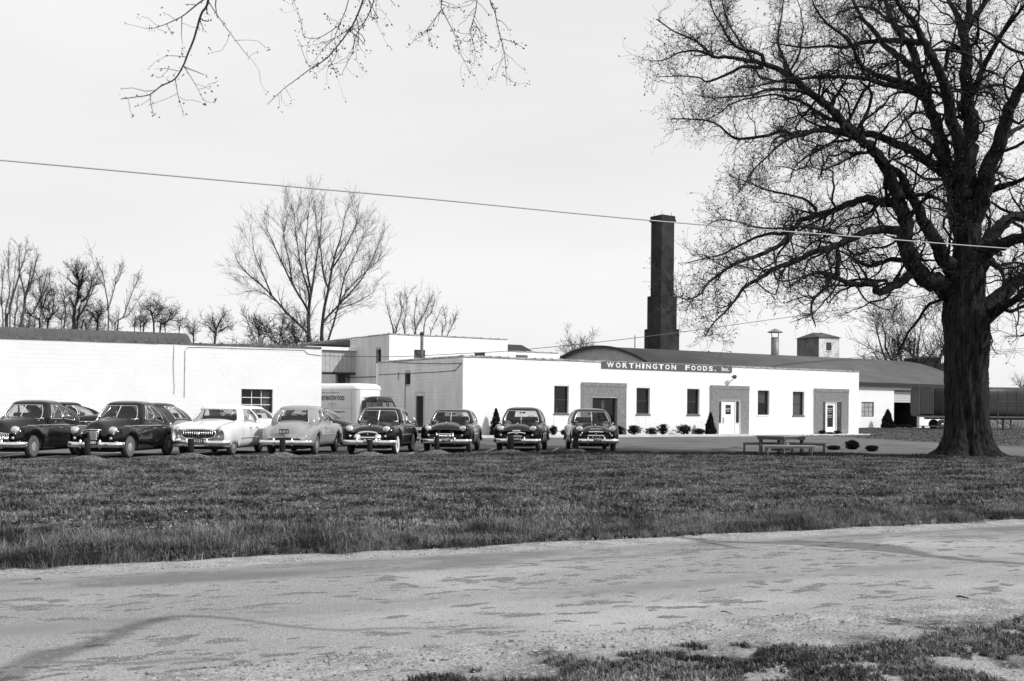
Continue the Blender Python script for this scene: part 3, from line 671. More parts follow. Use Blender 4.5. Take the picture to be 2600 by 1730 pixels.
mb = MB(); e = .25; px_ = .25*wr_; mb.add([(-e, -e, zt), (wr_+e, -e, zt), (wr_+e, wl+e, zt), (-e, wl+e, zt), (wr_*.25, wl*.5, zt+.75), (wr_*.75, wl*.5, zt+.75)], [(0, 1, 5, 4), (2, 3, 4, 5), (3, 0, 4), (1, 2, 5), (3, 2, 1, 0)]); mb.build('roof', ROOF, ph)
wx0, wx1 = PF.hit(2098, 875)[0], PF.hit(2110, 875)[0]; wz0, wz1 = PF.hit(2104, 890)[1], PF.hit(2104, 870)[1]
mb = MB(); mb.box(wx0, wx1, -.10, -.055, wz0, wz1); w = mb.build('window', DARKWOOD, ph); MB().box(wx0-.08, wx1+.08, -.12, -.055, wz0-.12, wz0-.002).build('sill', WHITEWOOD, w)
dk = P(2330, 940, 165); tag(MB().box(0, 3.4, 0, 6, 0, P(2350, 906, 165).z).box(3.41, 7.6, 1, 6, 0, P(2380, 924, 168).z).build('rear_block', mat('dark_block', .035, .9)), 'dark stepped parapet of a building behind the hall roof', 'building').location = (dk.x, dk.y, 0)
# ------------------------------------------------------------------ tall white building behind
TF = Frame(P(989, 846.5, 97.0).xy.to_3d(), UA)
TZ = P(989, 846.5, 97.0).z-.08
tb = thing('storehouse_building', 'taller flat roofed white block building behind the alley between the two low buildings', 'building', TF.o, UA)
tx1 = TF.hit(1289, 860)[0]; ty0 = TF.hit(889.5, 860, side=True)[0]; ty1 = TF.hit(765, 878, side=True)[0]
def ts(px, py): return TF.hit(px, py, side=True)
a0, a1 = sorted((ts(955, 900)[0], ts(968, 900)[0])); slit = (a0, a1, ts(961, 942)[1], ts(961, 888)[1])
b0_, b1_ = sorted((ts(852, 950)[0], ts(877, 950)[0])); low = (b0_, b1_, 0.0, ts(865, 948)[1])
w1 = (TF.hit(1051.5, 890)[0], TF.hit(1080, 890)[0], TF.hit(1066, 915)[1], TF.hit(1066, 888.5)[1])
w2 = (TF.hit(1205, 900)[0], TF.hit(1232, 900)[0], TF.hit(1218, 925)[1], TF.hit(1218, 895.5)[1])
mb = MB(); wall(mb, 0, tx1, 0, TZ, .3, [w1, w2]); mb.build('front_wall', WHITE, tb)
mb = MB(); wall(mb, .3, ty0, 0, TZ-.02, .28, [slit, low]); rotz90(mb); mb.build('side_wall', MORTAR_D, tb)
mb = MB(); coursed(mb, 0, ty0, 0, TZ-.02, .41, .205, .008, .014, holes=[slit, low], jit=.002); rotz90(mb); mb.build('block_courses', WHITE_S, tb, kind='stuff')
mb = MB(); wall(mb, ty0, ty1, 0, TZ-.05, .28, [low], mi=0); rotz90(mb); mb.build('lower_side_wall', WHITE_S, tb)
mb = MB(); y0d = ty0+.03
n = 26
for i in range(n):
    ya, yb = y0d+(ty1-y0d)*i/n, y0d+(ty1-y0d)*(i+1)/n-.03; mb.box(-.06, -.005, ya, yb, TZ-2.6, TZ-.12)
mb.build('dark_board_cladding', mat('dark_cladding', .03, .9), tb, kind='stuff')
mb = MB(); mb.box(.3, tx1, .3, ty1, TZ-.5, TZ-.35); mb.box(tx1-.3, tx1, .3, ty1, 0, TZ-.03); mb.box(.3, tx1-.3, ty1-.3, ty1, 0, TZ-.03); mb.build('rear_walls', WHITE, tb)
mb = MB(); mb.box(.25, .3, slit[0]-.02, slit[1]+.02, slit[2], slit[3]); mb.box(.26, .3, low[0]-.02, low[1]+.02, 0, low[3]); mb.build('side_opening_infill', DARK, tb)
for w_ in (w1, w2): window(tb, *w_, 2, 1, frame_m=mat('weathered_frame', .2, .8), room=mat('pale_room', .45, .9), sill=False)
coping(tb, 0, tx1, TZ, -.06, .34, step=.9); coping(tb, .3, ty1, TZ-.01, -.06, .34, step=.9, along='y')
mb = MB()
for k, zz in enumerate((-.3, -.65, -1.0, -1.35)): mb.tube([(-.01, ty0-.9, TZ-.9+zz), (-.3, ty0-.9, TZ-.9+zz), (-.3, ty0-.9, TZ-.8+zz)], .035, 5)
mb.build('wire_bracket', DSTEEL, tb)
mb = MB(); mb.tube([Vector((-.05, *ts(px, py))) for px, py in [(880, 959), (900, 958.5), (930, 957.5), (957, 956.5)]], .03, 5); mb.build('conduit', DSTEEL, tb)
sp = P(1071, 900, 88); st = thing('stove_pipe', 'dark metal stove pipe with a small cap in front of the tall white building', 'pipe', (sp.x, sp.y, 0)); k = 88/FPX
mb = MB(); mb.lathe([(4*k, 3.5), (4*k, P(1071, 848, 88).z)], (0, 0, 0), 'Z', 14); mb.build('pipe', mat('rusty_pipe', .07, .6, c2=.13, vs=2), st, smooth=True)
mb = MB(); z = P(1071, 848, 88).z; mb.lathe([(4.6*k, z-.12), (6*k, z-.05), (6*k, z+.05), (2*k, z+.16), (0, z+.18)], (0, 0, 0), 'Z', 14); mb.build('cap', DSTEEL, st)
# small far roofs between the tall building and the hall
fc = P(1290, 900, 112); lo = thing('low_block', 'white flat roofed block between the tall building and the hall', 'building', (fc.x, fc.y, 0), UA)
z = P(1330, 893, 112).z
mb = MB(); mb.box(0, 6.2, 0, 8, 0, z); mb.build('wall', WHITE, lo); coping(lo, 0, 6.2, z, -.06, .3, step=.9)
MB().box(.9, 2.3, -.02, .02, z-.75, z-.3).build('window', mat('dim_pane', .10, .4), lo)
mp = P(1290, 885, 118); mo = thing('roof_monitor', 'small dark gabled roof monitor beyond the tall white building', 'roof monitor', (mp.x, mp.y, 0), UA); k = 118/FPX
z0, z1_ = P(1320, 890, 118).z, P(1320, 873, 118).z
mb = MB(); mb.add([(0, 0, z0), (3.1, 0, z0), (3.1, 3, z0), (0, 3, z0), (.55, 1.2, z1_), (2.5, 1.2, z1_), (2.5, 1.8, z1_), (.55, 1.8, z1_)], [(0, 1, 5, 4), (1, 2, 6, 5), (2, 3, 7, 6), (3, 0, 4, 7), (4, 5, 6, 7), (3, 2, 1, 0)]); mb.build('roof', mat('dark_shingle', .03, .9), mo)
MB().box(.15, 2.95, .1, 2.9, z0-2.2, z0-.01).build('wall', WHITE, mo)
# ------------------------------------------------------------------ left building
LA = R(25.5)
LF = Frame(P(817, 881.6, 57.8).xy.to_3d(), LA); LZ = P(817, 881.6, 57.8).z-.08
lb_ = thing('warehouse_building', 'long white building along the left with a six pane window near its corner', 'building', LF.o, LA)
lw = (LF.hit(613, 1000)[0], LF.hit(692.5, 1000)[0], LF.hit(653, 1049)[1], LF.hit(653, 988.5)[1])
lx0 = -42.0
mb = MB(); wall(mb, lx0, 0, 0, LZ, .3, [lw], mi=0, mr=1); mb.build('front_wall', [JOINT, WHITE], lb_)
mb = MB(); coursed(mb, -33, 0, 0, LZ-.01, .41, .205, .004, .006, holes=[lw], jit=.0015); mb.build('block_courses', WHITE, lb_, kind='stuff')
mb = MB(); mb.box(-.3, 0, .3, 16, 0, LZ-.02); mb.box(lx0, -.3, 15.7, 16, 0, LZ-.02); mb.box(lx0, lx0+.3, .3, 15.7, 0, LZ-.02); mb.box(lx0+.3, -.3, .3, 15.7, LZ-.5, LZ-.4); mb.build('other_walls', WHITE, lb_)
window(lb_, *lw, 3, 3, frame_m=DARKWOOD, sash=False, sill=False, reveal=.14, curtain=[(lw[0]+1.1, lw[0]+1.45, lw[2]+.05, lw[3]-.12, CURT)])
coping(lb_, -31, 0, LZ, -.06, .34, step=1.0, m=mat('dark_coping', .06, .7, c2=.16, vs=3))
mb = MB()
for pts in ([(442, 877), (440, 930), (443, 985), (441, 1000)], [(468, 1010), (469, 950), (470, 890), (476, 882), (520, 882), (600, 885), (700, 887.5), (772, 889.5), (782, 899), (816, 903)]):
    mb.tube([Vector((LF.hit(px, py)[0], -.03, LF.hit(px, py)[1])) for px, py in pts], .014, 5)
mb.build('conduit', mat('painted_pipe', .22, .6, c2=.5, vs=2), lb_)
# barrel roof behind it
qz = P(473, 846, 74).z; qp = P(500, 850, 70)
QF = Frame((qp.x, qp.y, 0), LA); qb = thing('quonset_shed', 'dark curved corrugated roof rising behind the left building parapet', 'building', QF.o, LA)
mb = MB(); npt = 22; RH = 5.0; zb = 3.2; x0 = -45
for x in (x0, 0):
    for i in range(npt+1):
        th = math.pi*i/npt; mb.v.append((x, RH-RH*math.cos(th), zb+(qz-zb)*math.sin(th)))
N = npt+1
for i in range(npt): mb.f.append((i, N+i, N+i+1, i+1))
mb.f.append(tuple(range(N, 2*N))); mb.f.append(tuple(range(N))[::-1]); mb.m = [0]*len(mb.f)
mb.build('roof', mat('corrugated_roof', .055, .75, c2=.075, vs=.5), qb)
mb = MB()
for i in range(90):
    x = x0+i*.5
    mb.tube([(x, RH-RH*math.cos(math.pi*j/10), zb+(qz-zb)*math.sin(math.pi*j/10)+.01) for j in range(1, 7)], .03, 3)
mb.build('corrugation', MATS['corrugated_roof'], qb, kind='stuff')
mb = MB(); mb.box(x0+.1, -.1, .1, 2*RH-.1, 0, zb-.01); mb.build('wall', WHITE, qb)
# enclosed bridge between the left building and the tall one
bA = P(818, 950, 74); bz0, bz1 = P(822, 946, 74).z, P(822, 890, 74).z
bA.z = 0; bB = TF.o+TF.v*(ts(903, 900)[0]+.0); dirb = TF.u; Lb = 4.6
br0 = bB-dirb*Lb; dpt = bB.y
bF = Frame((br0.x, br0.y, 0), UA)
zz0, zz1, zz2 = bF.hit(880, 946)[1], bF.hit(880, 891)[1], bF.hit(880, 883)[1]
bd = thing('covered_bridge', 'raised boarded passage joining the left building to the tall one above the alley', 'passage', bF.o, UA)
nb = 11
pm = MB().box(.012, Lb/nb-.012, 0, .04, zz0, zz1).build('panel', mat('pale_board', .42, .7, c2=.35, vs=2), mesh_only=True)
for i in range(nb): o = link('panel', pm, bd); o.location = (i*Lb/nb, rng.uniform(-.006, .006), 0)
MB().box(0, Lb-.02, .05, 2.2, zz0+.05, zz1).build('core', MORTAR_D, bd)
MB().box(-.2, Lb+.02, -.25, 2.4, zz1+.003, zz2).build('roof', WHITE, bd)
MB().box(-.1, Lb-.02, -.08, 2.3, zz0-.15, zz0-.003).build('floor_beam', mat('dark_beam', .03, .8), bd)
# ------------------------------------------------------------------ the delivery truck
def wheel(parent, c, rad, w, cap=.5, white=False, side=1, dusty=True):
    "wheel in the local xz plane, hub towards side*y"
    wm = bpy.data.objects.new('wheel', None); COL.objects.link(wm); wm.parent = parent; wm.location = c; wm.empty_display_size = .1
    h = w/2; s = side
    prof = [(rad*.60, -h*.9), (rad*.80, -h), (rad*.95, -h*.8), (rad, -h*.45), (rad, h*.45), (rad*.95, h*.8), (rad*.80, h), (rad*.60, h*.9)]
    prof = [(r_, y*s) for r_, y in prof]
    MB().lathe(prof, n=28).build('tyre', TYRE, wm, smooth=True)
    if dusty or white:
        rr = (.62, .90) if white else (.60, .93)
        MB().lathe([(rad*rr[0], s*(h*.93)), (rad*.8, s*(h+.006)), (rad*rr[1], s*h*.90)], n=28).build('whitewall' if white else 'tyre_wall', mat('whitewall_rubber', .7, .6) if white else DUSTY, wm, smooth=True)
    MB().lathe([(rad*.60, s*h*.9), (rad*.58, s*h*.6), (rad*.5, s*h*.55), (rad*.1, s*h*.5), (.0, s*h*.5)], n=24).build('rim', mat('rim_paint', .10, .4) if not white else CHROME, wm, smooth=True)
    MB().lathe([(rad*cap*1.1, s*h*.60), (rad*cap, s*h*.85), (rad*cap*.5, s*h*1.0), (0, s*h*1.05)], n=24).build('hubcap', mat('hubcap_metal', .55, .3, metal=.4, c2=.42, vs=9), wm, smooth=True)
    return wm
TC = P(907, 1000, 60.2); TRZ = R(-32)
tr = thing('delivery_truck', 'light lettered box delivery truck with a dark rounded cab in the alley', 'truck', (TC.x, TC.y, 0), TRZ)
# local: +x forward, side facing the photographer is y=0 going back to y=+2.1; box runs from x=0 back to -3.6
zt = 2.93; zb = .78
def rbox(x0, x1, y0, y1, z0, z1, r_=.28, n=5):
    "box with rounded upper edges all round"
    mb = MB(); rings = []
    for i in range(n+1):
        a = i/n*math.pi/2; ins = r_*(1-math.cos(a)); z = z1-r_+r_*math.sin(a)
        rings.append((ins, z))
    rings = [(0, z0)]+rings
    for ins, z in rings:
        c = .22+ins*.5
        for (cx, cy, a0) in ((x1-ins-c, y0+ins+c, -90), (x1-ins-c, y1-ins-c, 0), (x0+ins+c, y1-ins-c, 90), (x0+ins+c, y0+ins+c, 180)):
            for k in range(4): th = R(a0+k*30); mb.v.append((cx+c*math.cos(th), cy+c*math.sin(th), z))
    for i in range(len(rings)-1):
        for j in range(16): mb.f.append((i*16+j, i*16+(j+1) % 16, (i+1)*16+(j+1) % 16, (i+1)*16+j))
    mb.f.append(tuple((len(rings)-1)*16+j for j in range(16))); mb.f.append(tuple(range(16))[::-1]); mb.m = [0]*len(mb.f); return mb
TP = mat('truck_cream_paint', .46, .35, coat=.3); TW = mat('truck_white_paint', .78, .35, coat=.3)
rbox(-3.6, 0, 0, 2.1, zb, zt).build('cargo_box', TP, tr, smooth=False)
mb = MB(); mb.box(.002, .012, .24, 1.86, zb+.1, zt-.32); mb.build('front_panel', TW, tr)
rbox(-3.62, .02, -.02, 2.12, zt-.28, zt+.02, .27).build('roof_cap', TW, tr)
mb = MB()
for x in (-3.0, -1.72, -.38): mb.box(x-.006, x+.006, -.008, -.001, zb+.03, zt-.35)
mb.box(-3.3, -.3, -.009, -.0015, 1.62, 1.635); mb.box(-3.3, -.3, -.010, -.002, zb+.06, zb+.08); mb.build('panel_seam', mat('seam_grey', .2, .6), tr)
INK = mat('print_ink', .06, .6); INK2 = mat('pale_ink', .22, .6)
for t_, x, z, w_, h_, m_, b_, sh_ in (('Ask your Grocer for', -1.85, 2.44, 1.25, .13, INK, 0, .3), ('WORTHINGTON FOODS', -1.80, 2.16, 1.85, .25, INK, .035, 0), ('VEGETARIAN FOOD PRODUCTS', -1.78, 1.42, 1.85, .10, INK, .03, 0), ('CHOPLETS', -1.72, 1.86, .55, .07, INK2, 0, .2), ('PROTEIN FOODS', -1.72, 1.76, .62, .05, INK2, 0, 0)):
    me = text_mesh(t_, 'lettering', m_, w_, h_, bold=b_, shear=sh_); o = link('lettering', me, tr); o.location = (x, -.011, z)
me = text_mesh('WORTHINGTON FOODS', 'lettering', INK2, 1.2, .14); me.transform(Matrix.Rotation(R(90), 4, 'Z')); o = link('lettering', me, tr); o.location = (.014, 1.05, 2.18)
mb = MB(); mb.add([(-3.3, -.012, 1.65), (-2.82, -.012, 1.65), (-2.9, -.012, 2.55), (-3.3, -.012, 2.6)], [(0, 1, 2, 3)]); mb.build('picture_panel', mat('picture_dark', .05, .6), tr)
mb = MB(); mb.lathe([(0, -.006), (.2, -.006)], (-3.1, -.012, 1.95), 'Y', 16); mb.build('emblem', INK2, tr)
for x in (-2.5, 1.9+.05):
    for y, s_ in ((.14, -1), (1.96, 1)): wheel(tr, (x, y, .38), .38, .2, side=s_)
mb = MB(); pts = [(-2.5+.56*math.cos(R(a)), -.03, .42+.56*math.sin(R(a))) for a in range(0, 181, 15)]; mb.tube(pts, .06, 6); mb.build('wheel_arch', TW, tr)
mb = MB(); pts = [(-2.5+.5*math.cos(R(a)), -.012, .42+.5*math.sin(R(a))) for a in range(0, 181, 15)]; mb.add(pts, [tuple(range(len(pts)))]); mb.build('arch_recess', DARK, tr)
MB().box(-3.6, 2.4, .35, 1.75, .42, .77).build('chassis', DARK, tr)
TB = paint(.022, 'truck_black_paint')
def section_loft(rows, m, name, parent, nn=9, caps=True, dark=None):
    "rows: (x, halfwidth, z0, z1, ytop factor)"
    mb = MB()
    for (x, hw, z0, z1, f) in rows:
        ctrl = [(-hw, z0), (-hw, z0+(z1-z0)*.45), (-hw*.99, z0+(z1-z0)*.8), (-hw*f, z1), (0, z1+(.02)), (hw*f, z1), (hw*.99, z0+(z1-z0)*.8), (hw, z0+(z1-z0)*.45), (hw, z0)]
        for i in range(len(ctrl)-1):
            p0, p1, p2, p3 = ctrl[max(i-1, 0)], ctrl[i], ctrl[i+1], ctrl[min(i+2, 8)]
            for k in range(2):
                t = k/2; q = [.5*((2*b)+(c-a)*t+(2*a-5*b+4*c-d)*t*t+(3*b-a-3*c+d)*t**3) for a, b, c, d in zip(p0, p1, p2, p3)]
                mb.v.append((x, q[0], q[1]))
        mb.v.append((x, *ctrl[-1]))
    n = 17
    for i in range(len(rows)-1):
        for j in range(n-1): mb.f.append((i*n+j, i*n+j+1, (i+1)*n+j+1, (i+1)*n+j))
        mb.f.append((i*n+n-1, i*n, (i+1)*n, (i+1)*n+n-1))
    mb.f += [tuple(range(n))[::-1], tuple((len(rows)-1)*n+j for j in range(n))]; mb.m = [0]*len(mb.f)
    return mb.build(name, m, parent, smooth=True)
cab = bpy.data.objects.new('cab', None); COL.objects.link(cab); cab.parent = tr; cab.location = (0, 1.05, 0); cab.scale = (1, 1, 1.12)
section_loft([(.12, .78, .6, 1.35, .9), (.3, .82, .6, 1.36, .9), (1.1, .82, .6, 1.36, .9), (1.3, .62, .62, 1.36, .75), (1.9, .50, .65, 1.30, .7), (2.35, .40, .68, 1.22, .65), (2.55, .3, .7, 1.08, .6), (2.6, .2, .72, 1.0, .6)], TB, 'cab_body', cab)
section_loft([(.14, .6, 1.78, 1.86, .8), (.2, .68, 1.74, 1.97, .8), (.6, .72, 1.74, 2.02, .8), (.95, .70, 1.74, 1.99, .8), (1.06, .62, 1.74, 1.86, .8)], TB, 'cab_roof', cab)
mb = MB()
for s_ in (-1, 1):
    mb.beam((1.3, .70*s_, 1.34), (1.03, .66*s_, 1.8), .07, .06); mb.beam((.72, .77*s_, 1.34), (.70, .70*s_, 1.8), .05, .05); mb.beam((.2, .76*s_, 1.3), (.2, .68*s_, 1.82), .22, .06)
mb.beam((1.34, 0, 1.34), (1.06, 0, 1.8), .04, .04); mb.build('pillar', TB, cab)
mb = MB(); mb.add([(1.32, -.68, 1.36), (1.32, .68, 1.36), (1.05, .62, 1.78), (1.05, -.62, 1.78)], [(0, 1, 2, 3)]); mb.build('windshield', CGLASS, cab)
for s_ in (-1, 1): MB().add([(.3, .78*s_, 1.36), (1.2, .74*s_, 1.36), (1.0, .68*s_, 1.78), (.3, .70*s_, 1.78)], [(0, 1, 2, 3)]).build('side_window', CGLASS, cab)
for s_ in (-1, 1):
    section_loft([(x, .17, z0, z1, .7) for x, z0, z1 in ((1.25, .6, .68), (1.45, .62, .92), (1.7, .74, 1.06), (2.0, .78, 1.08), (2.3, .7, 1.0), (2.5, .6, .82), (2.58, .58, .66))], TB, 'fender', cab).location = (0, .72*s_, 0)
    h = bpy.data.objects.new('headlight', None); COL.objects.link(h); h.parent = cab; h.location = (2.42, .66*s_, .95)
    MB().lathe([(0, .09), (.09, .075), (.1, 0), (.07, -.12)], axis='X', n=16).build('lens', LENS, h, smooth=True)
mb = MB()
for k in range(6): mb.beam((2.64-.0*k, -.36, .62+.075*k), (2.64, .36, .62+.075*k), .05, .035)
mb.build('grille', CHROME, cab); MB().box(2.5, 2.6, -.34, .34, .56, 1.04).build('radiator', DARK, cab)
MB().beam((2.85, -.95, .52), (2.85, .95, .52), .05, .14).build('bumper', CHROME, cab)
MB().box(.4, .55, -.6, .6, 1.0, 1.38).build('seat', SEATC, cab)
# ------------------------------------------------------------------ cars
def bspline_basis(n, k=3, m=17):
    "clamped cubic basis, m samples over n control points"
    kn = np.concatenate([np.zeros(k), np.linspace(0, 1, n-k+1), np.ones(k)]); ts = np.linspace(0, 1-1e-9, m); Bm = np.zeros((m, n))
    for r_, t in enumerate(ts):
        N = [1. if kn[i] <= t < kn[i+1] else 0. for i in range(len(kn)-1)]
        for d in range(1, k+1):
            N = [((t-kn[i])/(kn[i+d]-kn[i])*N[i] if kn[i+d] > kn[i] else 0)+((kn[i+d+1]-t)/(kn[i+d+1]-kn[i+1])*N[i+1] if kn[i+d+1] > kn[i+1] else 0) for i in range(len(kn)-1-d)]
        Bm[r_] = N[:n]
    return Bm
BAS = bspline_basis(9, m=17)
def pchip(xk, yk, x):
    xk, yk = np.array(xk, float), np.array(yk, float); h = np.diff(xk); d = np.diff(yk)/h; m = np.zeros(len(xk))
    for i in range(1, len(xk)-1):
        if d[i-1]*d[i] > 0: w1_, w2_ = 2*h[i]+h[i-1], h[i]+2*h[i-1]; m[i] = (w1_+w2_)/(w1_/d[i-1]+w2_/d[i])
    m[0], m[-1] = d[0], d[-1]; i = np.clip(np.searchsorted(xk, x)-1, 0, len(h)-1); t = (x-xk[i])/h[i]
    return yk[i]*(1+2*t)*(1-t)**2+m[i]*h[i]*t*(1-t)**2+yk[i+1]*t*t*(3-2*t)+m[i+1]*h[i]*t*t*(t-1)
# rows: s from the nose, hood centre z, hood half width, valley z, fender y, fender z, half width, mid z, sill z
STY = {
 'round': dict(L=4.85, ax=(.86, 3.72), wr=.34, arch=(.40, .40), rows=[
  (0, .82, .40, .76, .60, .84, .70, .62, .36), (.05, .90, .44, .80, .65, .93, .82, .62, .33), (.25, 1.01, .42, .86, .70, 1.0, .88, .62, .31), (.86, 1.11, .42, .92, .72, 1.03, .90, .62, .30),
  (1.45, 1.18, .52, 1.03, .72, 1.03, .88, .62, .29), (1.75, 1.20, .62, 1.12, .74, 1.06, .85, .62, .28), (2.6, 1.17, .66, 1.13, .76, 1.06, .84, .62, .28), (3.1, 1.17, .64, 1.12, .76, 1.03, .85, .62, .29),
  (3.72, 1.17, .50, .99, .75, .98, .91, .62, .30), (4.3, 1.07, .46, .88, .70, .88, .87, .60, .32), (4.65, .92, .44, .76, .62, .76, .78, .56, .34), (4.8, .76, .40, .66, .55, .66, .70, .52, .36), (4.85, .60, .3, .55, .45, .55, .58, .50, .40)],
  gh=dict(f0=1.58, f1=1.86, r1=3.42, r0=3.92, wb=.80, wt=.655, zb=1.14, zw=1.53, zt=1.675)),
 'old': dict(L=4.7, ax=(.80, 3.62), wr=.35, arch=(.42, .40), rows=[
  (0, .84, .22, .62, .50, .74, .60, .56, .36), (.05, 1.04, .26, .66, .57, .86, .72, .58, .33), (.25, 1.14, .28, .70, .66, .95, .82, .60, .32), (.8, 1.20, .34, .80, .69, .99, .87, .60, .31),
  (1.35, 1.25, .48, .98, .67, .94, .85, .58, .28), (1.6, 1.26, .60, 1.12, .72, .98, .82, .60, .27), (2.6, 1.21, .64, 1.14, .74, 1.04, .81, .60, .27), (3.1, 1.20, .62, 1.12, .72, 1.0, .81, .58, .28),
  (3.62, 1.14, .48, .94, .70, .95, .87, .60, .30), (4.1, 1.0, .44, .80, .68, .84, .86, .58, .32), (4.5, .80, .40, .70, .6, .70, .76, .54, .35), (4.66, .66, .3, .6, .5, .6, .6, .5, .38), (4.7, .55, .2, .5, .4, .5, .5, .47, .42)],
  gh=dict(f0=1.44, f1=1.84, r1=3.15, r0=4.12, wb=.76, wt=.60, zb=1.18, zw=1.60, zt=1.76)),
 'wide': dict(L=5.1, ax=(.9, 3.85), wr=.34, arch=(.13, .10), rows=[
  (0, .86, .50, .84, .66, .86, .84, .62, .32), (.06, .92, .52, .88, .72, .95, .92, .62, .30), (.3, 1.04, .46, .93, .74, 1.0, .97, .62, .29), (.9, 1.15, .46, 1.0, .74, 1.06, .96, .62, .28),
  (1.5, 1.20, .54, 1.06, .78, 1.09, .95, .62, .27), (1.8, 1.16, .66, 1.08, .78, 1.09, .95, .62, .27), (2.8, 1.13, .7, 1.08, .80, 1.07, .95, .62, .27), (3.85, 1.12, .62, 1.03, .80, 1.01, .97, .62, .28),
  (4.5, 1.0, .55, .96, .74, .95, .93, .6, .30), (4.95, .86, .5, .84, .66, .84, .84, .56, .34), (5.1, .66, .4, .66, .5, .66, .66, .52, .38)],
  gh=dict(f0=1.52, f1=1.90, r1=3.45, r0=4.12, wb=.86, wt=.71, zb=1.12, zw=1.52, zt=1.69)),
}
def car(name, label, front_px, D, yaw, style, col, roof_col=None, grille='ply', rear=False, white=False, plate=None, split=True, fast=False, wd=0., zr=0., zh=0., scale=1., zoff=0., visor=False, cover=None, group='cars parked in the lot'):
    "front (or rear when rear=True) centre stands at front_px; yaw: degrees the nose is turned to the viewer's left"
    S = STY[style]; L = S['L']; gh = dict(S['gh']); gh['zt'] += zr; gh['zw'] += zr*.7; gh['wb'] += wd*.7; gh['wt'] += wd*.9
    if fast: gh['r0'] = L-.62; gh['r1'] = 3.15
    a = R(yaw); F = Vector((-math.sin(a), -math.cos(a), 0))
    tip = Vector(((front_px-1300)*D/FPX, D, 0))
    c = tip-F*(L/2) if not rear else tip+F*(L/2)
    if rear: pass
    root = thing(name, label, 'car', (c.x, c.y, .008+zoff), math.atan2(F.y, F.x), group)
    root.scale = (scale,)*3
    PT = paint(col, 'car_paint_%03d' % int(col*1000)); PR = PT if roof_col is None else paint(roof_col, 'car_paint_%03d' % int(roof_col*1000))
    rows = [(r_[0], r_[1]+(zh if r_[0] < 1.4 else 0), r_[2]+(wd if r_[0] < 1.4 else 0), r_[3]+zh*(r_[0] < 1.4), r_[4]+wd*.5, r_[5]+zh*.5*(r_[0] < 1.4), r_[6]+wd, r_[7], r_[8]) for r_ in S['rows']]; sk = [r_[0] for r_ in rows]
    ss = sorted(set([round(v, 3) for v in np.concatenate([np.linspace(0, .3, 7), np.linspace(.3, L-.4, 46), np.linspace(L-.4, L, 8)])]+[round(ax_+d, 3) for ax_ in S['ax'] for d in (-.425, -.41, -.36, -.28, -.18, 0, .18, .28, .36, .41, .425)]))
    ss = np.array(ss); V = [pchip(sk, [r_[i] for r_ in rows], ss) for i in range(1, 9)]
    secs = []
    for i, s in enumerate(ss):
        zc, yh, zv, yf, zf, w, zm, zb = [v[i] for v in V]
        for ax_, ar in zip(S['ax'], S['arch']):
            if abs(s-ax_) < .42: zb = max(zb, (.34 if ar > .2 else .28)+ar/.42*math.sqrt(.42**2-(s-ax_)**2))
        zm = max(zm, zb+.05)
        q = np.array([(0, zc), (yh*.55, zc), (yh, zc-(zc-zv)*.3), ((yh+yf)/2, zv), (yf, zf+.035), (w, zf-.015), (w+.025, zm), (w, .5*(zm+zb)), (w-.05, zb)])
        half = BAS @ q; secs.append(half)
    secs = np.array(secs); m = 17
    mb = MB(); n2 = 2*m-1
    for s, h in zip(ss, secs):
        x = L/2-s
        for (y, z) in h[::-1]: mb.v.append((x, y, z))
        for (y, z) in h[1:]: mb.v.append((x, -y, z))
    for i in range(len(ss)-1):
        for j in range(n2-1):
            mid = abs(j-(n2-1)/2+.5); cab_ = gh['f0']+.15 < ss[i] < min(gh['r0']-.2, 3.9) and mid < 9
            mb.f.append((i*n2+j, i*n2+j+1, (i+1)*n2+j+1, (i+1)*n2+j)); mb.m.append(1 if cab_ else 0)
        mb.f.append((i*n2+n2-1, i*n2, (i+1)*n2, (i+1)*n2+n2-1)); mb.m.append(1)
    mb.f += [tuple(range(n2)), tuple((len(ss)-1)*n2+j for j in range(n2))[::-1]]; mb.m += [0, 0]
    body = mb.build('body', [PT, SEATC], root, smooth=True)
    def surf(s, j, out=.006):
        i = min(np.searchsorted(ss, s), len(ss)-1); i0 = max(i-1, 0); t = 0 if i == i0 else (s-ss[i0])/(ss[i]-ss[i0])
        h = secs[i0]*(1-t)+secs[i]*t; y, z = h[j]; return Vector((L/2-s, y+out, z))
    def surf_z(s, z, out=.006):
        i = min(np.searchsorted(ss, s), len(ss)-1); h = secs[i]; k = m-1
        while k > 9 and h[k][1] < z: k -= 1
        y = np.interp(z, [h[min(k+1, m-1)][1], h[k][1]], [h[min(k+1, m-1)][0], h[k][0]]); return Vector((L/2-s, y+out, z))
    # underbody
    MB().box(-L/2+.35, L/2-.3, -.55, .55, .20, .40).build('underbody', DARK, root)
    # greenhouse
    g = gh; rc = .20; nf, ncn, ns, nr_ = 13, 3, 23, 13
    def ring(sf, sr, hw, z, bow=.10):
        pts = []
        for i in range(nf): y = (hw-rc)*(1-2*i/(nf-1)); pts.append((sf+bow*(y/hw)**2, y))
        sfc = sf+bow*((hw-rc)/hw)**2
        for i in range(1, ncn+1): th = i/(ncn+1)*math.pi/2; pts.append((sfc+rc*1.4*(1-math.cos(th)), -(hw-rc)-rc*math.sin(th)))
        s0, s1 = sfc+rc*1.4, sr-.30
        for i in range(ns): pts.append((s0+(s1-s0)*i/(ns-1), -hw))
        sre = sr-.10
        for i in range(1, ncn+1): th = i/(ncn+1)*math.pi/2; pts.append((s1+(sre-s1)*math.sin(th), -(hw-rc*1.2)-rc*1.2*math.cos(th)))
        for i in range(nr_): y = -(hw-rc*1.2)*(1-2*i/(nr_-1)); pts.append((sr-.10*(y/(hw-rc*1.2))**2, y))
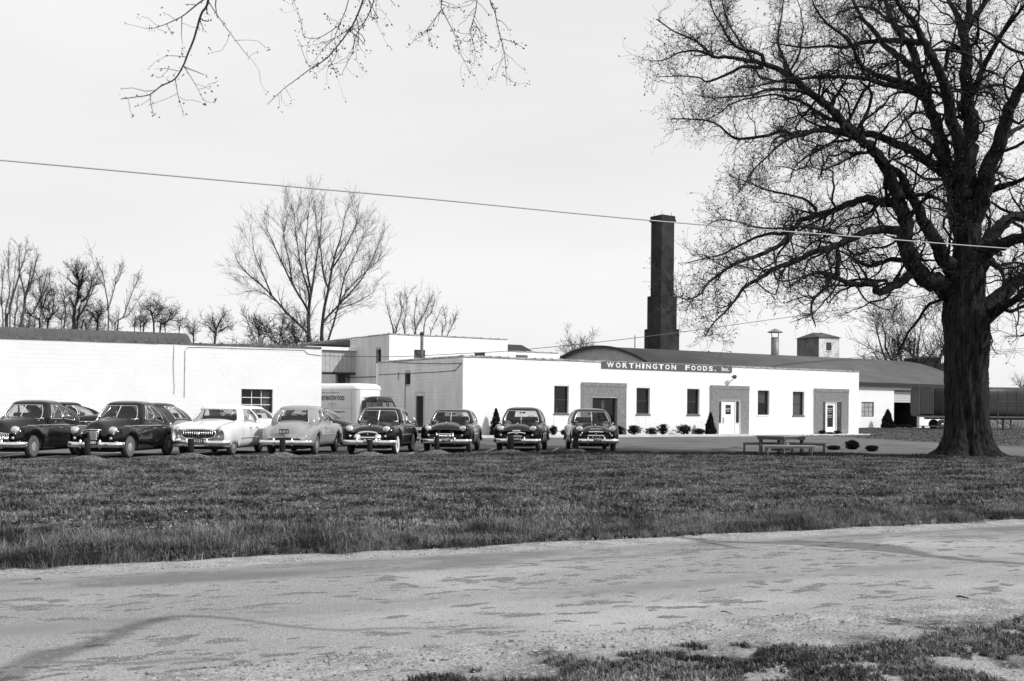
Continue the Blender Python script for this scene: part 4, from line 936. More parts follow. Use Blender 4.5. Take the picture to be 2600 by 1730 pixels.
        for i in range(ncn, 0, -1): th = i/(ncn+1)*math.pi/2; pts.append((s1+(sre-s1)*math.sin(th), (hw-rc*1.2)+rc*1.2*math.cos(th)))
        for i in range(ns-1, -1, -1): pts.append((s0+(s1-s0)*i/(ns-1), hw))
        for i in range(ncn, 0, -1): th = i/(ncn+1)*math.pi/2; pts.append((sfc+rc*1.4*(1-math.cos(th)), (hw-rc)+rc*math.sin(th)))
        return [Vector((L/2-s, y, z)) for s, y in pts]
    def lv(t, z):
        e = t**1.0; return ring(g['f0']+(g['f1']-g['f0'])*e, g['r0']+(g['r1']-g['r0'])*(t**(1.5 if fast else 2.3)), g['wb']+(g['wt']-g['wb'])*t**1.7, z)
    drop = .42 if fast else .16
    def sag(lvl, t):
        for p in lvl:
            q = min(max((L/2-p.x-2.5)/(g['r0']-2.5), 0), 1); p.z -= drop*q**1.6*(1-t)**1.2
        return lvl
    levels = [sag(lv(0, g['zb']-.26), 0)]; nz = 6
    for k in range(nz+1): t = k/nz; levels.append(sag(lv(t, g['zb']+(g['zw']-g['zb'])*t), t))
    cx = (L/2-(g['f1']+g['r1'])/2); top = levels[-1]
    for deg in (14, 28, 42, 55, 68, 79):
        f_ = math.cos(R(deg))**.62; zz = g['zw']+(g['zt']-g['zw'])*math.sin(R(deg))
        levels.append([Vector((cx+(p.x-cx)*(f_*.9+.1*math.cos(R(deg))), p.y*f_, zz)) for p in top])
    NR = len(top); iS = nf+ncn; iR = iS+ns+ncn; iL = iR+nr_+ncn
    def quads(a, b, lo, hi): return {(l, i % NR) for i in range(a, b) for l in range(lo, hi)}
    two = g.get('two', False)
    spans = [('windshield', -1, nf-1+1, 1, nz+1)]
    if fast: side = [(iS+1, iS+8), (iS+9, iS+16)]; rwin = (iR+2, iR+nr_-3, 3, nz+1)
    else: side = [(iS+1, iS+9), (iS+10, iS+18)]; rwin = (iR, iR+nr_-1, 2, nz+1)
    for a_, b_ in side:
        spans.append(('side_window', a_, b_, 1, nz+1)); q0 = 2*iS+0
        spans.append(('side_window', iL+(iS+ns-1-b_)-0, iL+(iS+ns-1-a_), 1, nz+1))
    spans.append(('rear_window', *rwin))
    gone = set()
    for nm, a_, b_, lo, hi in spans: gone |= quads(a_, b_, lo, hi-0 if True else hi)
    mb = MB()
    for lvl in levels: mb.v += [tuple(p) for p in lvl]
    mb.v.append((cx, 0, g['zt'])); NL = len(levels)
    for l in range(NL-1):
        for i in range(NR):
            if (l, i) in gone and 1 <= l < nz+1: continue
            mb.f.append((l*NR+i, l*NR+(i+1) % NR, (l+1)*NR+(i+1) % NR, (l+1)*NR+i)); mb.m.append(0)
    for i in range(NR): mb.f.append(((NL-1)*NR+i, (NL-1)*NR+(i+1) % NR, NL*NR)); mb.m.append(0)
    mb.build('roof', PR, root, smooth=True)
    for nm, a_, b_, lo, hi in spans:
        mb = MB(); cols = list(range(a_, b_+1))
        for l in range(lo, hi+1):
            for i in cols: p = levels[l][i % NR]; mb.v.append((p.x*.998+(cx*.002), p.y*.992, p.z))
        n_ = len(cols)
        for l in range(hi-lo):
            for i in range(n_-1): mb.f.append((l*n_+i, l*n_+i+1, (l+1)*n_+i+1, (l+1)*n_+i)); mb.m.append(0)
        w_ = mb.build(nm, CGLASS, root, smooth=True)
        loop = [levels[lo][i % NR] for i in cols]+[levels[l][b_ % NR] for l in range(lo+1, hi)]+[levels[hi][i % NR] for i in cols[::-1]]+[levels[l][a_ % NR] for l in range(hi-1, lo, -1)]
        tm = MB(); tm.tube([p*1.0 for p in loop], .014, 5, closed=True); tm.build('window_trim', CHROME, w_, smooth=True)
        if nm == 'windshield' and split:
            MB().tube([levels[l][(nf-1)//2]+Vector((.01, 0, 0)) for l in range(lo, hi+1)], .016, 5).build('divider', CHROME, w_)
        if nm == 'side_window':
            mi_ = a_+(2 if a_ < iL else n_-3)
            if (a_ == side[0][0]) or (a_ >= iL and b_ == iL+(iS+ns-1-side[0][0])): MB().tube([levels[l][mi_ % NR] for l in range(lo, hi+1)], .010, 4).build('vent_bar', CHROME, w_)
    # inside
    for xs_, zz in ((2.25, g['zb']+.14), (3.05, g['zb']+.12)):
        sb = MB(); sb.tube([(L/2-xs_, -.62, zz-.16), (L/2-xs_, .62, zz-.16)], .2, 10, flat=.4, up=(0, 0, 1)); sb.build('seat', SEATC, root, smooth=True)
    sw = MB(); sx = L/2-2.0; ctr = Vector((sx, .36, g['zb']+.06)); tl = Matrix.Rotation(R(-55), 4, 'Y')
    sw.tube([ctr+tl@Vector((.2*math.cos(t), .2*math.sin(t), 0)) for t in np.linspace(0, 2*math.pi, 17)[:-1]], .012, 4, closed=True)
    sw.tube([ctr+tl@Vector((-.2, 0, 0)), ctr+tl@Vector((.2, 0, 0))], .01, 4); sw.tube([ctr, ctr+Vector((.3, 0, -.2))], .02, 5); sw.build('steering_wheel', DARK, root)
    MB().box(L/2-1.80, L/2-1.70, -.66, .66, .9, g['zb']+.02).build('dashboard', SEATC, root)
    MB().box(L/2-2.12, L/2-2.10, -.11, .11, g['zw']-.10, g['zw']-.04).build('mirror', DARK, root)
    # wheels
    for ax_, ar in zip(S['ax'], S['arch']):
        for s_ in (-1, 1):
            wheel(root, (L/2-ax_, s_*(rows[3][6]-.15 if ar > .2 else .80), S['wr']), S['wr'], .17, side=s_, white=white, cap=.52)
    # lamps, bumpers, grille
    xf = L/2; hy = rows[1][4]-.02 if style != 'old' else .60; hz = .86 if style != 'wide' else .84
    if style == 'old': hz = .84
    for s_ in (-1, 1):
        h = bpy.data.objects.new('headlight', None); COL.objects.link(h); h.parent = root; h.location = (xf-.10, s_*hy, hz)
        k_ = MB(); k_.lathe([(.09, -.16), (.13, -.02), (.134, .05), (.108, .065)], axis='X', n=20); k_.build('headlight_rim', CHROME, h, smooth=True)
        MB().lathe([(.103, .055), (.085, .085), (.05, .105), (0, .112)], axis='X', n=20).build('lens', LENS, h, smooth=True)
        pl = MB(); pl.lathe([(.045, -.1), (.045, .03), (.03, .05), (0, .055)], axis='X', n=12); o = pl.build('parking_lamp', LENS, root, smooth=True); o.location = (xf-.02, s_*hy*.95, hz-.22)
        tl_ = MB(); tl_.lathe([(.06, .05), (.06, -.06), (.03, -.10), (0, -.105)], axis='X', n=12); o = tl_.build('tail_light', REDL, root, smooth=True); o.location = (-L/2+.22, s_*.66, .66)
    def bumper(sgn, z, hw, h_=.075):
        b_ = MB(); x = sgn*(L/2+.10)
        pts = [(x-sgn*(.34 if abs(q) > .98 else .10*q*q+(.06 if abs(q) > .9 else 0)), q*hw, z) for q in (-1.03, -1, -.96, -.85, -.6, -.3, 0, .3, .6, .85, .96, 1, 1.03)]
        b_.tube(pts, h_*1.1, 10, flat=.35, up=(0, 0, 1)); o = b_.build('bumper', CHROME, root, smooth=True)
        for s_ in (-1, 1):
            gd = MB(); gy = s_*hw*(.36 if style != 'round' or grille != 'merc' else .4); gd.tube([(x+sgn*.05, gy, z-.11), (x+sgn*.07, gy, z), (x+sgn*.05, gy, z+.13), (x+sgn*.01, gy, z+.16)], [.03, .04, .035, .015], 8); gd.build('overrider', CHROME, o, smooth=True)
        for s_ in (-1, 1):
            MB().box(min(x-sgn*.05, x-sgn*.45), max(x-sgn*.05, x-sgn*.45), s_*.4-.03, s_*.4+.03, z-.04, z+.03).build('bumper_bracket', DARK, o)
        return o
    bz = .43; bumper(1, bz, rows[3][6]-.02); bumper(-1, bz, rows[3][6]-.04)
    fx_ = xf+.012
    def bars(items, nm='grille'):
        gmb = MB()
        for pts, r_, fl in items: gmb.tube(pts, r_, 8, flat=fl, up=(0, 0, 1))
        return gmb.build(nm, CHROME, root, smooth=True)
    def rec(y, z0, z1): MB().box(xf-.10, xf+.008, -y, y, z0, z1).build('grille_recess', DARK, root)
    def arcp(y, z, dz, dx=.12, n=11, x=None): return [((fx_ if x is None else x)-dx*q*q, q*y, z-dz*q*q) for q in np.linspace(-1, 1, n)]
    if grille == 'ply': rec(.5, .52, .66); bars([(arcp(.70, .74, .17), .032, .6), (arcp(.55, .60, .05), .024, .6), (arcp(.30, .80, .02), .035, .6)]+[(arcp(.62, .53, .0), .015, .6)])
    if grille == 'chevy': rec(.5, .50, .70); bars([(arcp(.52, .77, .03)[:], .036, .6), ([(fx_-.06, -.68, .60), (fx_-.02, -.52, .74)], .032, .6), ([(fx_-.06, .68, .60), (fx_-.02, .52, .74)], .032, .6), (arcp(.74, .63, .0), .032, .6), (arcp(.5, .56, .0), .014, .6)]+[([(fx_, y, .5), (fx_, y, .63)], .008, 1) for y in (-.3, -.15, 0, .15, .3)])
    if grille == 'ford':
        rec(.56, .52, .70); bars([(arcp(.66, .78, .17), .042, .6), (arcp(.78, .585, 0), .042, .7)]+[(arcp(.6, .50, .0), .014, .6)])
        for s_ in (-1, 1): MB().lathe([(.12, -.06), (.13, .02), (.10, .04), (.07, .06), (.045, .12), (0, .135)], (fx_, s_*.36, .59), 'X', 18).build('grille_bullet', CHROME, root, smooth=True)
    if grille == 'merc':
        rec(.62, .50, .68); bars([(arcp(.66, .69, .03), .022, .7), (arcp(.64, .50, .0), .015, .7)]+[([(fx_-.12*(y/.62)**2+.01, y, .51), (fx_-.12*(y/.62)**2+.01, y, .67)], .014, 1) for y in np.linspace(-.6, .6, 25)])
        bars([([(fx_+.12, -.30, .46), (fx_+.12, -.30, .74)], .02, 1), ([(fx_+.12, .30, .46), (fx_+.12, .30, .74)], .02, 1)], 'bumper_guard')
    if grille == 'nash':
        ov = [(fx_+.01-.04*abs(math.cos(t)), .56*math.copysign(abs(math.cos(t))**.55, math.cos(t)), .71+.155*math.copysign(abs(math.sin(t))**.7, math.sin(t))) for t in np.linspace(0, 2*math.pi, 41)[:-1]]
        MB().tube(ov, .03, 8, closed=True).build('grille_surround', CHROME, root, smooth=True); rec(.52, .57, .85)
        bars([([(fx_+.01, y, .58), (fx_+.03, y, .71), (fx_+.01, y, .84)], .011, 1) for y in np.linspace(-.48, .48, 17)]); MB().lathe([(.05, 0), (.06, .03), (0, .04)], (fx_+.03, 0, .71), 'X', 14).build('grille_badge', CHROME, root, smooth=True)
    if grille == 'wfall':
        rec(.17, .48, .82); bars([([(fx_-.02, -.20+.05*(1-q), .46+.36*q), (fx_+.02, 0, .46+.36*q), (fx_-.02, .20-.05*(1-q), .46+.36*q)], .010, .8) for q in np.linspace(0, 1, 12)])
        bars([([(fx_-.05, -.26, .86), (fx_+.03, 0, .88), (fx_-.05, .26, .86)], .02, .6)], 'hood_moulding')
    if grille == 'teeth':
        rec(.5, .46, .74); bars([([(fx_, y, .46), (fx_+.05, y, .6), (fx_, y, .76)], .016, 1) for y in np.linspace(-.45, .45, 17)]); bars([(arcp(.52, .77, .06), .02, .7)], 'grille_surround')
    # hood ornament, badge, trim, handles, seams
    so_ = surf(.30, 0, 0); MB().tube([so_+Vector((.10, 0, .02)), so_+Vector((.0, 0, .05)), so_+Vector((-.22, 0, .04))], [.012, .028, .006], 7).build('hood_ornament', CHROME, root, smooth=True)
    if grille in ('ply', 'ford', 'chevy'): MB().lathe([(.05 if grille != 'chevy' else .03, 0), (.04, .02), (0, .03)], (xf-.02, 0, .86), 'X', 12).build('hood_badge', CHROME, root).scale = (1, 1.6 if grille == 'ply' else .8, .8)
    if grille == 'chevy': bars([([(xf+.01, -.24, .875), (xf+.03, 0, .885), (xf+.01, .24, .875)], .016, .8)], 'hood_bar')
    for s_ in (-1, 1):
        def mir(p): return Vector((p.x, p.y*s_, p.z))
        zt_ = {'old': .98, 'round': .66, 'wide': .56}[style]; sa, sb_ = {'old': (.5, 3.0), 'round': (1.35, 3.1), 'wide': (1.4, 3.4)}[style]
        MB().tube([mir(surf_z(s, zt_)) for s in np.linspace(sa, sb_, 9)], .016, 5, flat=.5).build('side_moulding', CHROME, root)
        for s in (2.35, 3.05): MB().tube([mir(surf_z(s, .90, .0)), mir(surf_z(s+.02, .90, .04)), mir(surf_z(s+.16, .90, .04))], .013, 5).build('door_handle', CHROME, root)
        sm_ = MB()
        for s in (1.62, 2.55, 3.28 if style != 'old' else 3.0): sm_.tube([mir(surf_z(s, z, .001)) for z in (.34, .5, .65, .8, .95)], .005, 3)
        sm_.build('door_seam', DARK, root)
        MB().tube([mir(Vector((L/2-1.95, .84, 1.05))), mir(Vector((L/2-1.98, .90, 1.09)))], [.02, .05], 8).build('wing_mirror', CHROME, root)
    for s_ in (-1, 1): MB().tube([(L/2-g['f0']+.02, s_*.25, g['zb']+.01), (L/2-g['f0']-.10, s_*.55, g['zb']+.12)], .007, 4).build('wiper', DARK, root)
    if plate:
        pm_ = MB().box(-.012, 0, -.16, .16, -.075, .075)
        if rear: p_ = pm_.build('licence_plate', PLATE, root); p_.location = (-L/2-.02, 0, .80)
        else: p_ = pm_.build('licence_plate', PLATE, root); p_.location = (L/2+.17, .05, .50)
        me = text_mesh(plate, 'lettering', LETTER, .27, .09, bold=.03)
        me.transform(Matrix.Rotation(R(90 if not rear else -90), 4, 'Z')); o = link('lettering', me, p_); o.location = ((.006 if not rear else -.018), 0, 0)
        if rear:
            MB().box(-.05, 0, -.20, .20, .09, .11).build('plate_lamp_bar', CHROME, p_)
    return root
car('parked_car', 'black older sedan cut by the left picture edge in the front row', -14, 33.5, 5, 'old', .005, grille='teeth', group='cars in the front row')
car('parked_car', 'black prewar sedan with a narrow barred grille in the front row', 236, 34.0, 7, 'old', .005, grille='wfall', plate='8-3481', fast=True, group='cars in the front row')
car('parked_car', 'cream white wide sedan with an oval toothed grille in the front row', 504, 36.8, 4.5, 'wide', .66, grille='nash', plate='5121', split=False, group='cars in the front row')
car('parked_car', 'light grey sedan backed in, its boot towards the lawn', 722, 37.9, 4.5+180, 'round', .25, rear=True, plate='B 5711', grille='ply', split=False, group='cars in the front row')
car('parked_car', 'black sedan with two round grille bullets and white wall tyres in the front row', 934, 39.0, 6, 'round', .005, grille='ford', plate='B 53', white=True, wd=.035, zh=-.03, zr=-.02, group='cars in the front row')
car('parked_car', 'black coupe with tall bumper guards, third from right in the front row', 1131, 41.4, 4, 'round', .006, grille='merc', plate='5-257', wd=.03, zh=.03, zr=-.07, group='cars in the front row')
car('parked_car', 'dark sedan with a downcurved grille bar in the front row', 1312, 42.8, 6.5, 'round', .008, grille='ply', plate='6223-J', wd=-.01, zh=.0, zr=.03, group='cars in the front row')
car('parked_car', 'dark grey sedan with straight framed grille at the right end of the front row', 1514, 43.6, -2, 'round', .020, grille='chevy', plate='A 5236', wd=.0, zh=-.04, zr=.0, group='cars in the front row')
G2 = 'cars in the second row'
car('parked_car', 'dark sedan roof at the left edge behind the first black sedan', 22, 44.5, 30, 'old', .005, grille='teeth', group=G2)
car('parked_car', 'black sedan in the second row showing three side windows between the two leftmost front cars', 150, 45.0, 58, 'old', .005, grille='teeth', group=G2)
car('parked_car', 'grey sedan with a dark roof in the second row, seen from behind', 500, 46.0, 118, 'old', .22, roof_col=.03, rear=True, fast=True, split=False, group=G2)
car('parked_car', 'white sedan in the second row behind the cream car, rear window turned right', 722, 47.4, 118, 'round', .66, rear=True, split=False, group=G2)
car('parked_car', 'dark fastback in the second row behind the light grey sedan', 905, 48.0, 116, 'round', .006, rear=True, fast=True, split=False, group=G2)
# ------------------------------------------------------------------ posts with gravel mounds
def stones(name, c, rx, ry, n, size, m, parent=None, h=.0, kind='stuff'):
    V = []; F = []
    for i in range(n):
        a, q = rng.uniform(0, 2*math.pi), math.sqrt(rng.random()); x, y = q*math.cos(a), q*math.sin(a)
        s = size*rng.uniform(.4, 1.3); p = Vector((c[0]+x*rx, c[1]+y*ry, c[2]+h*(1-q*q)+s*.2))
        M = Matrix.Rotation(rng.uniform(0, 6.28), 3, Vector(rng.normal(size=3)).normalized()); o = len(V)
        for v in ((1, 0, 0), (-1, 0, 0), (0, 1, 0), (0, -1, 0), (0, 0, .7), (0, 0, -.7)): V.append(tuple(p+M@(Vector(v)*s*rng.uniform(.6, 1.1))))
        for f in ((0, 2, 4), (2, 1, 4), (1, 3, 4), (3, 0, 4), (2, 0, 5), (1, 2, 5), (3, 1, 5), (0, 3, 5)): F.append(tuple(o+j for j in f))
    return link(name, np_mesh(name, np.array(V), np.array(F), m), parent, kind)
POSTW = mat('tarred_post', .010, .85, c2=.022, vs=8, bump=.5, bs=25, spec=.2)
SOIL = mat('mound_soil', .06, 1., c2=.16, vs=9, bump=1, bs=22, spec=.1)
posts = [(223, 1158, 1113, 15, 'in front of the black prewar sedan'), (485, 1157.5, 1114, 16, 'in front of the cream sedan grille'), (716, 1153.5, 1114.7, 15, 'behind the bumper of the light grey sedan'), (940, 1151.5, 1116.5, 13, 'in front of the sedan with white wall tyres'), (1109, 1147, 1106, 13, 'in front of the coupe with bumper guards'), (1295.5, 1146.5, 1107, 17, 'in front of the sedan with the downcurved grille'), (1463, 1147.5, 1110.5, 13.5, 'at the left wheel of the rightmost parked car')]
PD = (33.1, 35.9, 37.0, 38.2, 40.6, 41.9, 42.9)
for i, (px, yb, yt, w, lab) in enumerate(posts):
    p = P(px, 1150, PD[i]); p.z = 0; k = p.y/FPX; z = P(px, yt, p.y).z; r_ = w*k/2; t = thing('parking_post', 'short dark wooden post '+lab, 'post', (p.x, p.y, 0), 0, 'posts along the lawn edge')
    mb = MB(); mb.tube([(0, 0, -.1), (.01*(i % 3-1), 0, z*.5), (.015*(i % 3-1), .0, z-.03), (.015*(i % 3-1), 0, z)], [r_*1.05, r_, r_*.97, r_*.8], 12); mb.build('post', POSTW, t, smooth=True)
    mb = MB(); n = 20; hh = .15
    prof = [(0, hh), (.15, hh*.97), (.32, hh*.6), (.52, hh*.2), (.75, .0)]
    mb.lathe([(r0*(1), z0) for r0, z0 in prof[::-1]], (0, -.05, .0), 'Z', n)
    mb.v = [(x*(1+.18*math.sin(3*math.atan2(y, x)+i)), y*.8, zz+(rng.uniform(-.015, .02) if zz > .01 else 0)) for x, y, zz in mb.v]
    o = mb.build('mound', SOIL, t, smooth=True)
    stones('gravel', (0, -.1, .01), .55, .4, 46, .028, STONE, t, h=.12)
# ------------------------------------------------------------------ picnic table
pc = G(1993, 1157); PW = mat('weathered_wood', .065, .85, c2=.12, vs=3, bump=.4, bs=20, stretch=(1, 6, 6), obj=True)
PWL = mat('light_weathered_top', .34, .8, c2=.26, vs=3)
pt = thing('picnic_table', 'square dark wooden picnic table with three benches standing on the lawn edge', 'table', (pc.x, pc.y+.6, 0), R(38))
zt = .72; a = .66
for i in range(6): MB().box(-a+i*2*a/6+.006, -a+(i+1)*2*a/6-.006, -a, a, zt-.04, zt).build('top_plank', PWL if i % 2 else PWL, pt)
mb = MB(); mb.box(-a+.04, a-.04, -a+.04, -a+.08, zt-.15, zt-.042); mb.box(-a+.04, a-.04, a-.08, a-.04, zt-.15, zt-.042); mb.box(-a+.04, -a+.08, -a+.08, a-.08, zt-.15, zt-.042); mb.box(a-.08, a-.04, -a+.08, a-.08, zt-.15, zt-.042); mb.build('apron', PW, pt)
for sx in (-1, 1):
    for sy in (-1, 1): MB().box(sx*(a-.13)-.05, sx*(a-.13)+.05, sy*(a-.13)-.05, sy*(a-.13)+.05, 0, zt-.042).build('leg', PW, pt)
mb = MB(); mb.beam((-a+.1, 0, .2), (a-.1, 0, .2), .05, .09); mb.beam((0, -a+.1, .3), (0, a-.1, .3), .05, .09); mb.build('stretcher', PW, pt)
c38, s38 = math.cos(R(38)), math.sin(R(38))
for wx_, wy_, ang, ln, hb in ((.0, -1.15, 4, 1.95, .40), (-.40, 1.12, -3, 1.8, .46), (1.25, .95, -24, 1.5, .46)):
    cx_, cy_, ang = wx_*c38+wy_*s38, -wx_*s38+wy_*c38, ang-38
    b = bpy.data.objects.new('bench', None); COL.objects.link(b); b.parent = pt; b.location = (cx_, cy_, 0); b.rotation_euler = (0, 0, R(ang))
    for k in (-1, 1): MB().box(-ln/2, ln/2, k*.095-.085, k*.095+.085, hb-.04, hb).build('seat_plank', PWL, b)
    for x in (-ln/2+.16, ln/2-.16):
        MB().beam((x, -.18, 0), (x, -.08, hb-.042), .07, .035, up=(1, 0, 0)).build('leg', PW, b); MB().beam((x, .18, 0), (x, .08, hb-.042), .07, .035, up=(1, 0, 0)).build('leg', PW, b)
    MB().box(-ln/2+.08, ln/2-.08, -.19, -.165, hb-.12, hb-.042).build('rail', PW, b)
# ------------------------------------------------------------------ shrubs
def shrub(name, label, px0, px1, yb, yt, D=None, kind='ball', n=1400, zb=0., cat_='shrub', loose=.0, group=None):
    px = (px0+px1)/2
    if D is None: q = G(px, yb); D = q.y
    w = (px1-px0)/2*D/FPX; zt = P(px, yt, D).z; c = P(px, yb, D); h = zt-zb; n = int(n*1.6)
    u = rng.normal(size=(n, 3)); u = unit(u)*rng.random((n, 1))**.42
    if kind == 'cone':
        t = rng.random(n)**1.5; rad = np.where(t < .12, .75+.25*t/.12, (1-(t-.12)/.88)**.72); th = rng.random(n)*2*np.pi; q = np.sqrt(rng.random(n))*.35+.65
        wob = 1+.16*np.sin(th*3+t*11)+.10*rng.normal(size=n)
        pos = np.stack([np.cos(th)*rad*q*w*wob, np.sin(th)*rad*q*w*wob, t*h], 1)
    else:
        lob = 1+.25*np.sin(3*np.arctan2(u[:, 1], u[:, 0])+D)+.22*np.sin(6*u[:, 2]+u[:, 0]*7+px)+.18*rng.normal(size=n)
        pos = np.stack([u[:, 0]*w*lob, u[:, 1]*w*lob, (u[:, 2]*.5+.5)*h*(.85+.15*lob)], 1)
    n0 = n; sz = max(.05, .20*min(w, h/2))*rng.uniform(.5, 1.3, (n, 1)); d = unit(rng.normal(size=(n, 3))+np.array([0, 0, .5])+pos/np.array([w, w, h])*.8); q = unit(np.cross(d, rng.normal(size=(n, 3))))
    V = np.stack([pos-q*sz*.4, pos+d*sz, pos+q*sz*.4, pos-d*sz*.6], 1).reshape(-1, 3); F = np.arange(n*4).reshape(-1, 4)
    r0 = bpy.data.objects.new(name, None); COL.objects.link(r0); r0.location = (c.x, D, zb); tag(r0, label, cat_, group)
    link('foliage', np_mesh('foliage', V, F, LEAFD), r0)
    mb = MB()
    for k in range(4): a_ = k*1.6; mb.tube([(0, 0, -.02), (.3*w*math.cos(a_), .3*w*math.sin(a_), h*.5)], [.03, .012], 5)
    mb.build('stem', TWIG, r0); return r0
def off_d(px, n=.55):          # depth of a spot n metres in front of the office wall
    t, _ = O_.hit(px, 1090, off=-n); return (O_.o+O_.u*t-O_.v*n).y
shrub('conical_shrub', 'dark pointed evergreen against the wall behind the downcurved grille sedan', 1244, 1274, 1100, 1038, off_d(1259), 'cone', 2200, .11, 'evergreen')
shrub('conical_shrub', 'dense dark pointed evergreen at the left foot of the middle brick doorway', 1790, 1817, 1098, 1048, off_d(1803, .9), 'cone', 2600, .11, 'evergreen')
dq = (BF.o+BF.u*BF.hit(2253, 1090, off=-1.5)[0]-BF.v*1.5).y
shrub('conical_shrub', 'dark pointed evergreen beside the loading door of the hall', 2238, 2269, 1092, 1041, dq, 'cone', 2400, 0, 'evergreen')
for (a_, b_, t_, l_) in ((1394, 1415, 1081, 'rounded shrub just right of the downcurved grille sedan'), (1424, 1440, 1092, 'low flat shrub partly hidden by the rightmost parked car'), (1563, 1584, 1082, 'shrub at the right foot of the left brick doorway'),
        (1594, 1626, 1080, 'spreading shrub right of the left brick doorway'), (1638, 1672, 1086, 'low trailing shrub under the second window'), (1672, 1695, 1077, 'upright rounded shrub right of the second window'),
        (1719, 1756, 1078, 'wide double shrub under the third window'), (1760, 1792, 1088, 'low creeping shrub beside the pointed evergreen at the middle doorway')):
    shrub('foundation_shrub', l_, a_, b_, 1099, t_, off_d((a_+b_)/2, .8), 'ball', 900, .11, group='shrubs along the office wall')
for (a_, b_, t_, l_) in ((2080, 2096, 1093, 'small round bush left of the glass block doorway'), (2098, 2118, 1098, 'low bush before the door of the glass block doorway'), (2117, 2134, 1094, 'small bush at the right jamb of the glass block doorway')):
    shrub('foundation_shrub', l_, a_, b_, 1104, t_, off_d((a_+b_)/2, .6), 'ball', 500, .10, group='shrubs along the office wall')
for (a_, b_, l_) in ((2265, 2281, 'first'), (2283, 2299, 'middle'), (2300, 2318, 'last')):
    shrub('round_shrub', l_+' of three round bushes before the loading door', a_, b_, 1094, 1078, dq-1, 'ball', 500, 0, group='bushes by the loading door')
shrub('lawn_shrub', 'low ragged bush on the lot edge right of the picnic table', 2102, 2132, 1143, 1132, None, 'ball', 900, 0)
shrub('lawn_shrub', 'bushy upright shrub on the lot edge between two lower ones', 2150, 2180, 1142, 1119, None, 'ball', 2200, 0)
shrub('lawn_shrub', 'small round shrub on the lot edge nearest the oak', 2200, 2225, 1147, 1132, None, 'ball', 1200, 0)
# ------------------------------------------------------------------ semi trailer and dock things
TD = 121.0; ta = P(2334, 1060, TD); k = TD/FPX
tq = thing('semi_trailer', 'long dark box semi trailer backed up beside the loading door behind the oak', 'trailer', (ta.x, TD, 0), R(2))
ztt, ztb = P(2360, 981.5, TD).z, P(2360, 1057.5, TD).z; TLn = 13.2
TRM = mat('trailer_dark_paint', .022, .5, spec=.3, c2=.035, vs=.8)
mb = MB(); nq = 40; zc_, hz_ = (ztb+ztt)/2, (ztt-ztb)/2
for x in (0, TLn):
    for j in range(nq): th = 2*math.pi*j/nq; mb.v.append((x, 1.25-1.25*math.copysign(abs(math.cos(th))**.42, math.cos(th)), zc_+hz_*math.copysign(abs(math.sin(th))**.42, math.sin(th))))
for j in range(nq): mb.f.append((j, (j+1) % nq, nq+(j+1) % nq, nq+j))
mb.f += [tuple(range(nq))[::-1], tuple(range(nq, 2*nq))]; mb.m = [0]*len(mb.f)
cb = mb.build('cargo_box', TRM, tq)
for p_ in cb.data.polygons: p_.use_smooth = abs(p_.normal.x) < .5
mb = MB(); mb.box(-.03, TLn, -.035, -.002, ztb-.1, ztb+.06)
for x in (0, 1.45): mb.box(x, x+.06, -.03, -.002, ztb+.1, ztt-.05)
mb.build('frame_rail', mat('trailer_rail', .10, .5), tq)
MB().box(.12, 1.40, -.015, .30, ztb+.25, ztt-.2).build('side_door', mat('trailer_door', .03, .5), tq)
mb = MB(); 
for i in range(1, 12): mb.box(1.5+i, 1.53+i, -.012, -.002, ztb+.1, ztt-.05)
mb.build('panel_seam', mat('trailer_seam', .045, .5), tq)
for x in (2.5, 3.75):
    for y, s_ in ((.15, -1), (2.35, 1)): wheel(tq, (x, y, .53), .53, .28, side=s_, cap=.3, dusty=False)
MB().box(1.2, TLn-1, .8, 1.7, ztb-.3, ztb-.11).build('chassis', DARK, tq)
for y in (.3, 2.1): mb = MB(); mb.beam((10.0, y, 0.1), (10.0, y, ztb-.1), .16, .16); mb.box(9.75, 10.25, y-.2, y+.2, 0, .1); mb.beam((10.0, y, .5), (8.8, y, ztb-.2), .06, .06); mb.build('landing_leg', DSTEEL, tq)
rp = P(2325, 1083, 118); tag(MB().box(0, 6, -.4, .4, .35, .43).box(.5, .6, -.3, .3, 0, .349).box(5.3, 5.4, -.3, .3, 0, .349).build('loading_ramp', PW), 'low plank ramp lying between the loading door and the trailer', 'ramp').location = (rp.x-.5, 116, 0)
# pipe frame and utility pole
q0, q1 = G(2533, 1097), G(2600, 1097); z = P(2560, 1021, q0.y).z
sf = thing('pipe_frame', 'bare dark pipe frame standing on the grass right of the oak', 'frame', (q0.x, q0.y, 0))
Ls = q1.x-q0.x+.05
for x in (0, Ls): MB().tube([(x, 0, 0), (x, 0, z)], .045, 6).build('post', DSTEEL, sf)
MB().tube([(-.03, 0, z), (Ls+.03, 0, z)], .045, 6).build('crossbar', DSTEEL, sf)
up = P(2490, 1000, 160); ut = thing('utility_pole', 'utility pole mostly hidden behind the oak trunk with two crossarms showing', 'pole', (up.x, 160, 0)); k = 160/FPX
MB().tube([(0, 0, 0), (0, 0, P(2490, 950, 160).z)], .14, 8).build('pole', BARK2, ut)
for py in (962, 972): zz = P(2490, py, 160).z; MB().box(-1.2, 22*k, -.06, .06, zz-.06, zz+.06).build('crossarm', BARK2, ut)
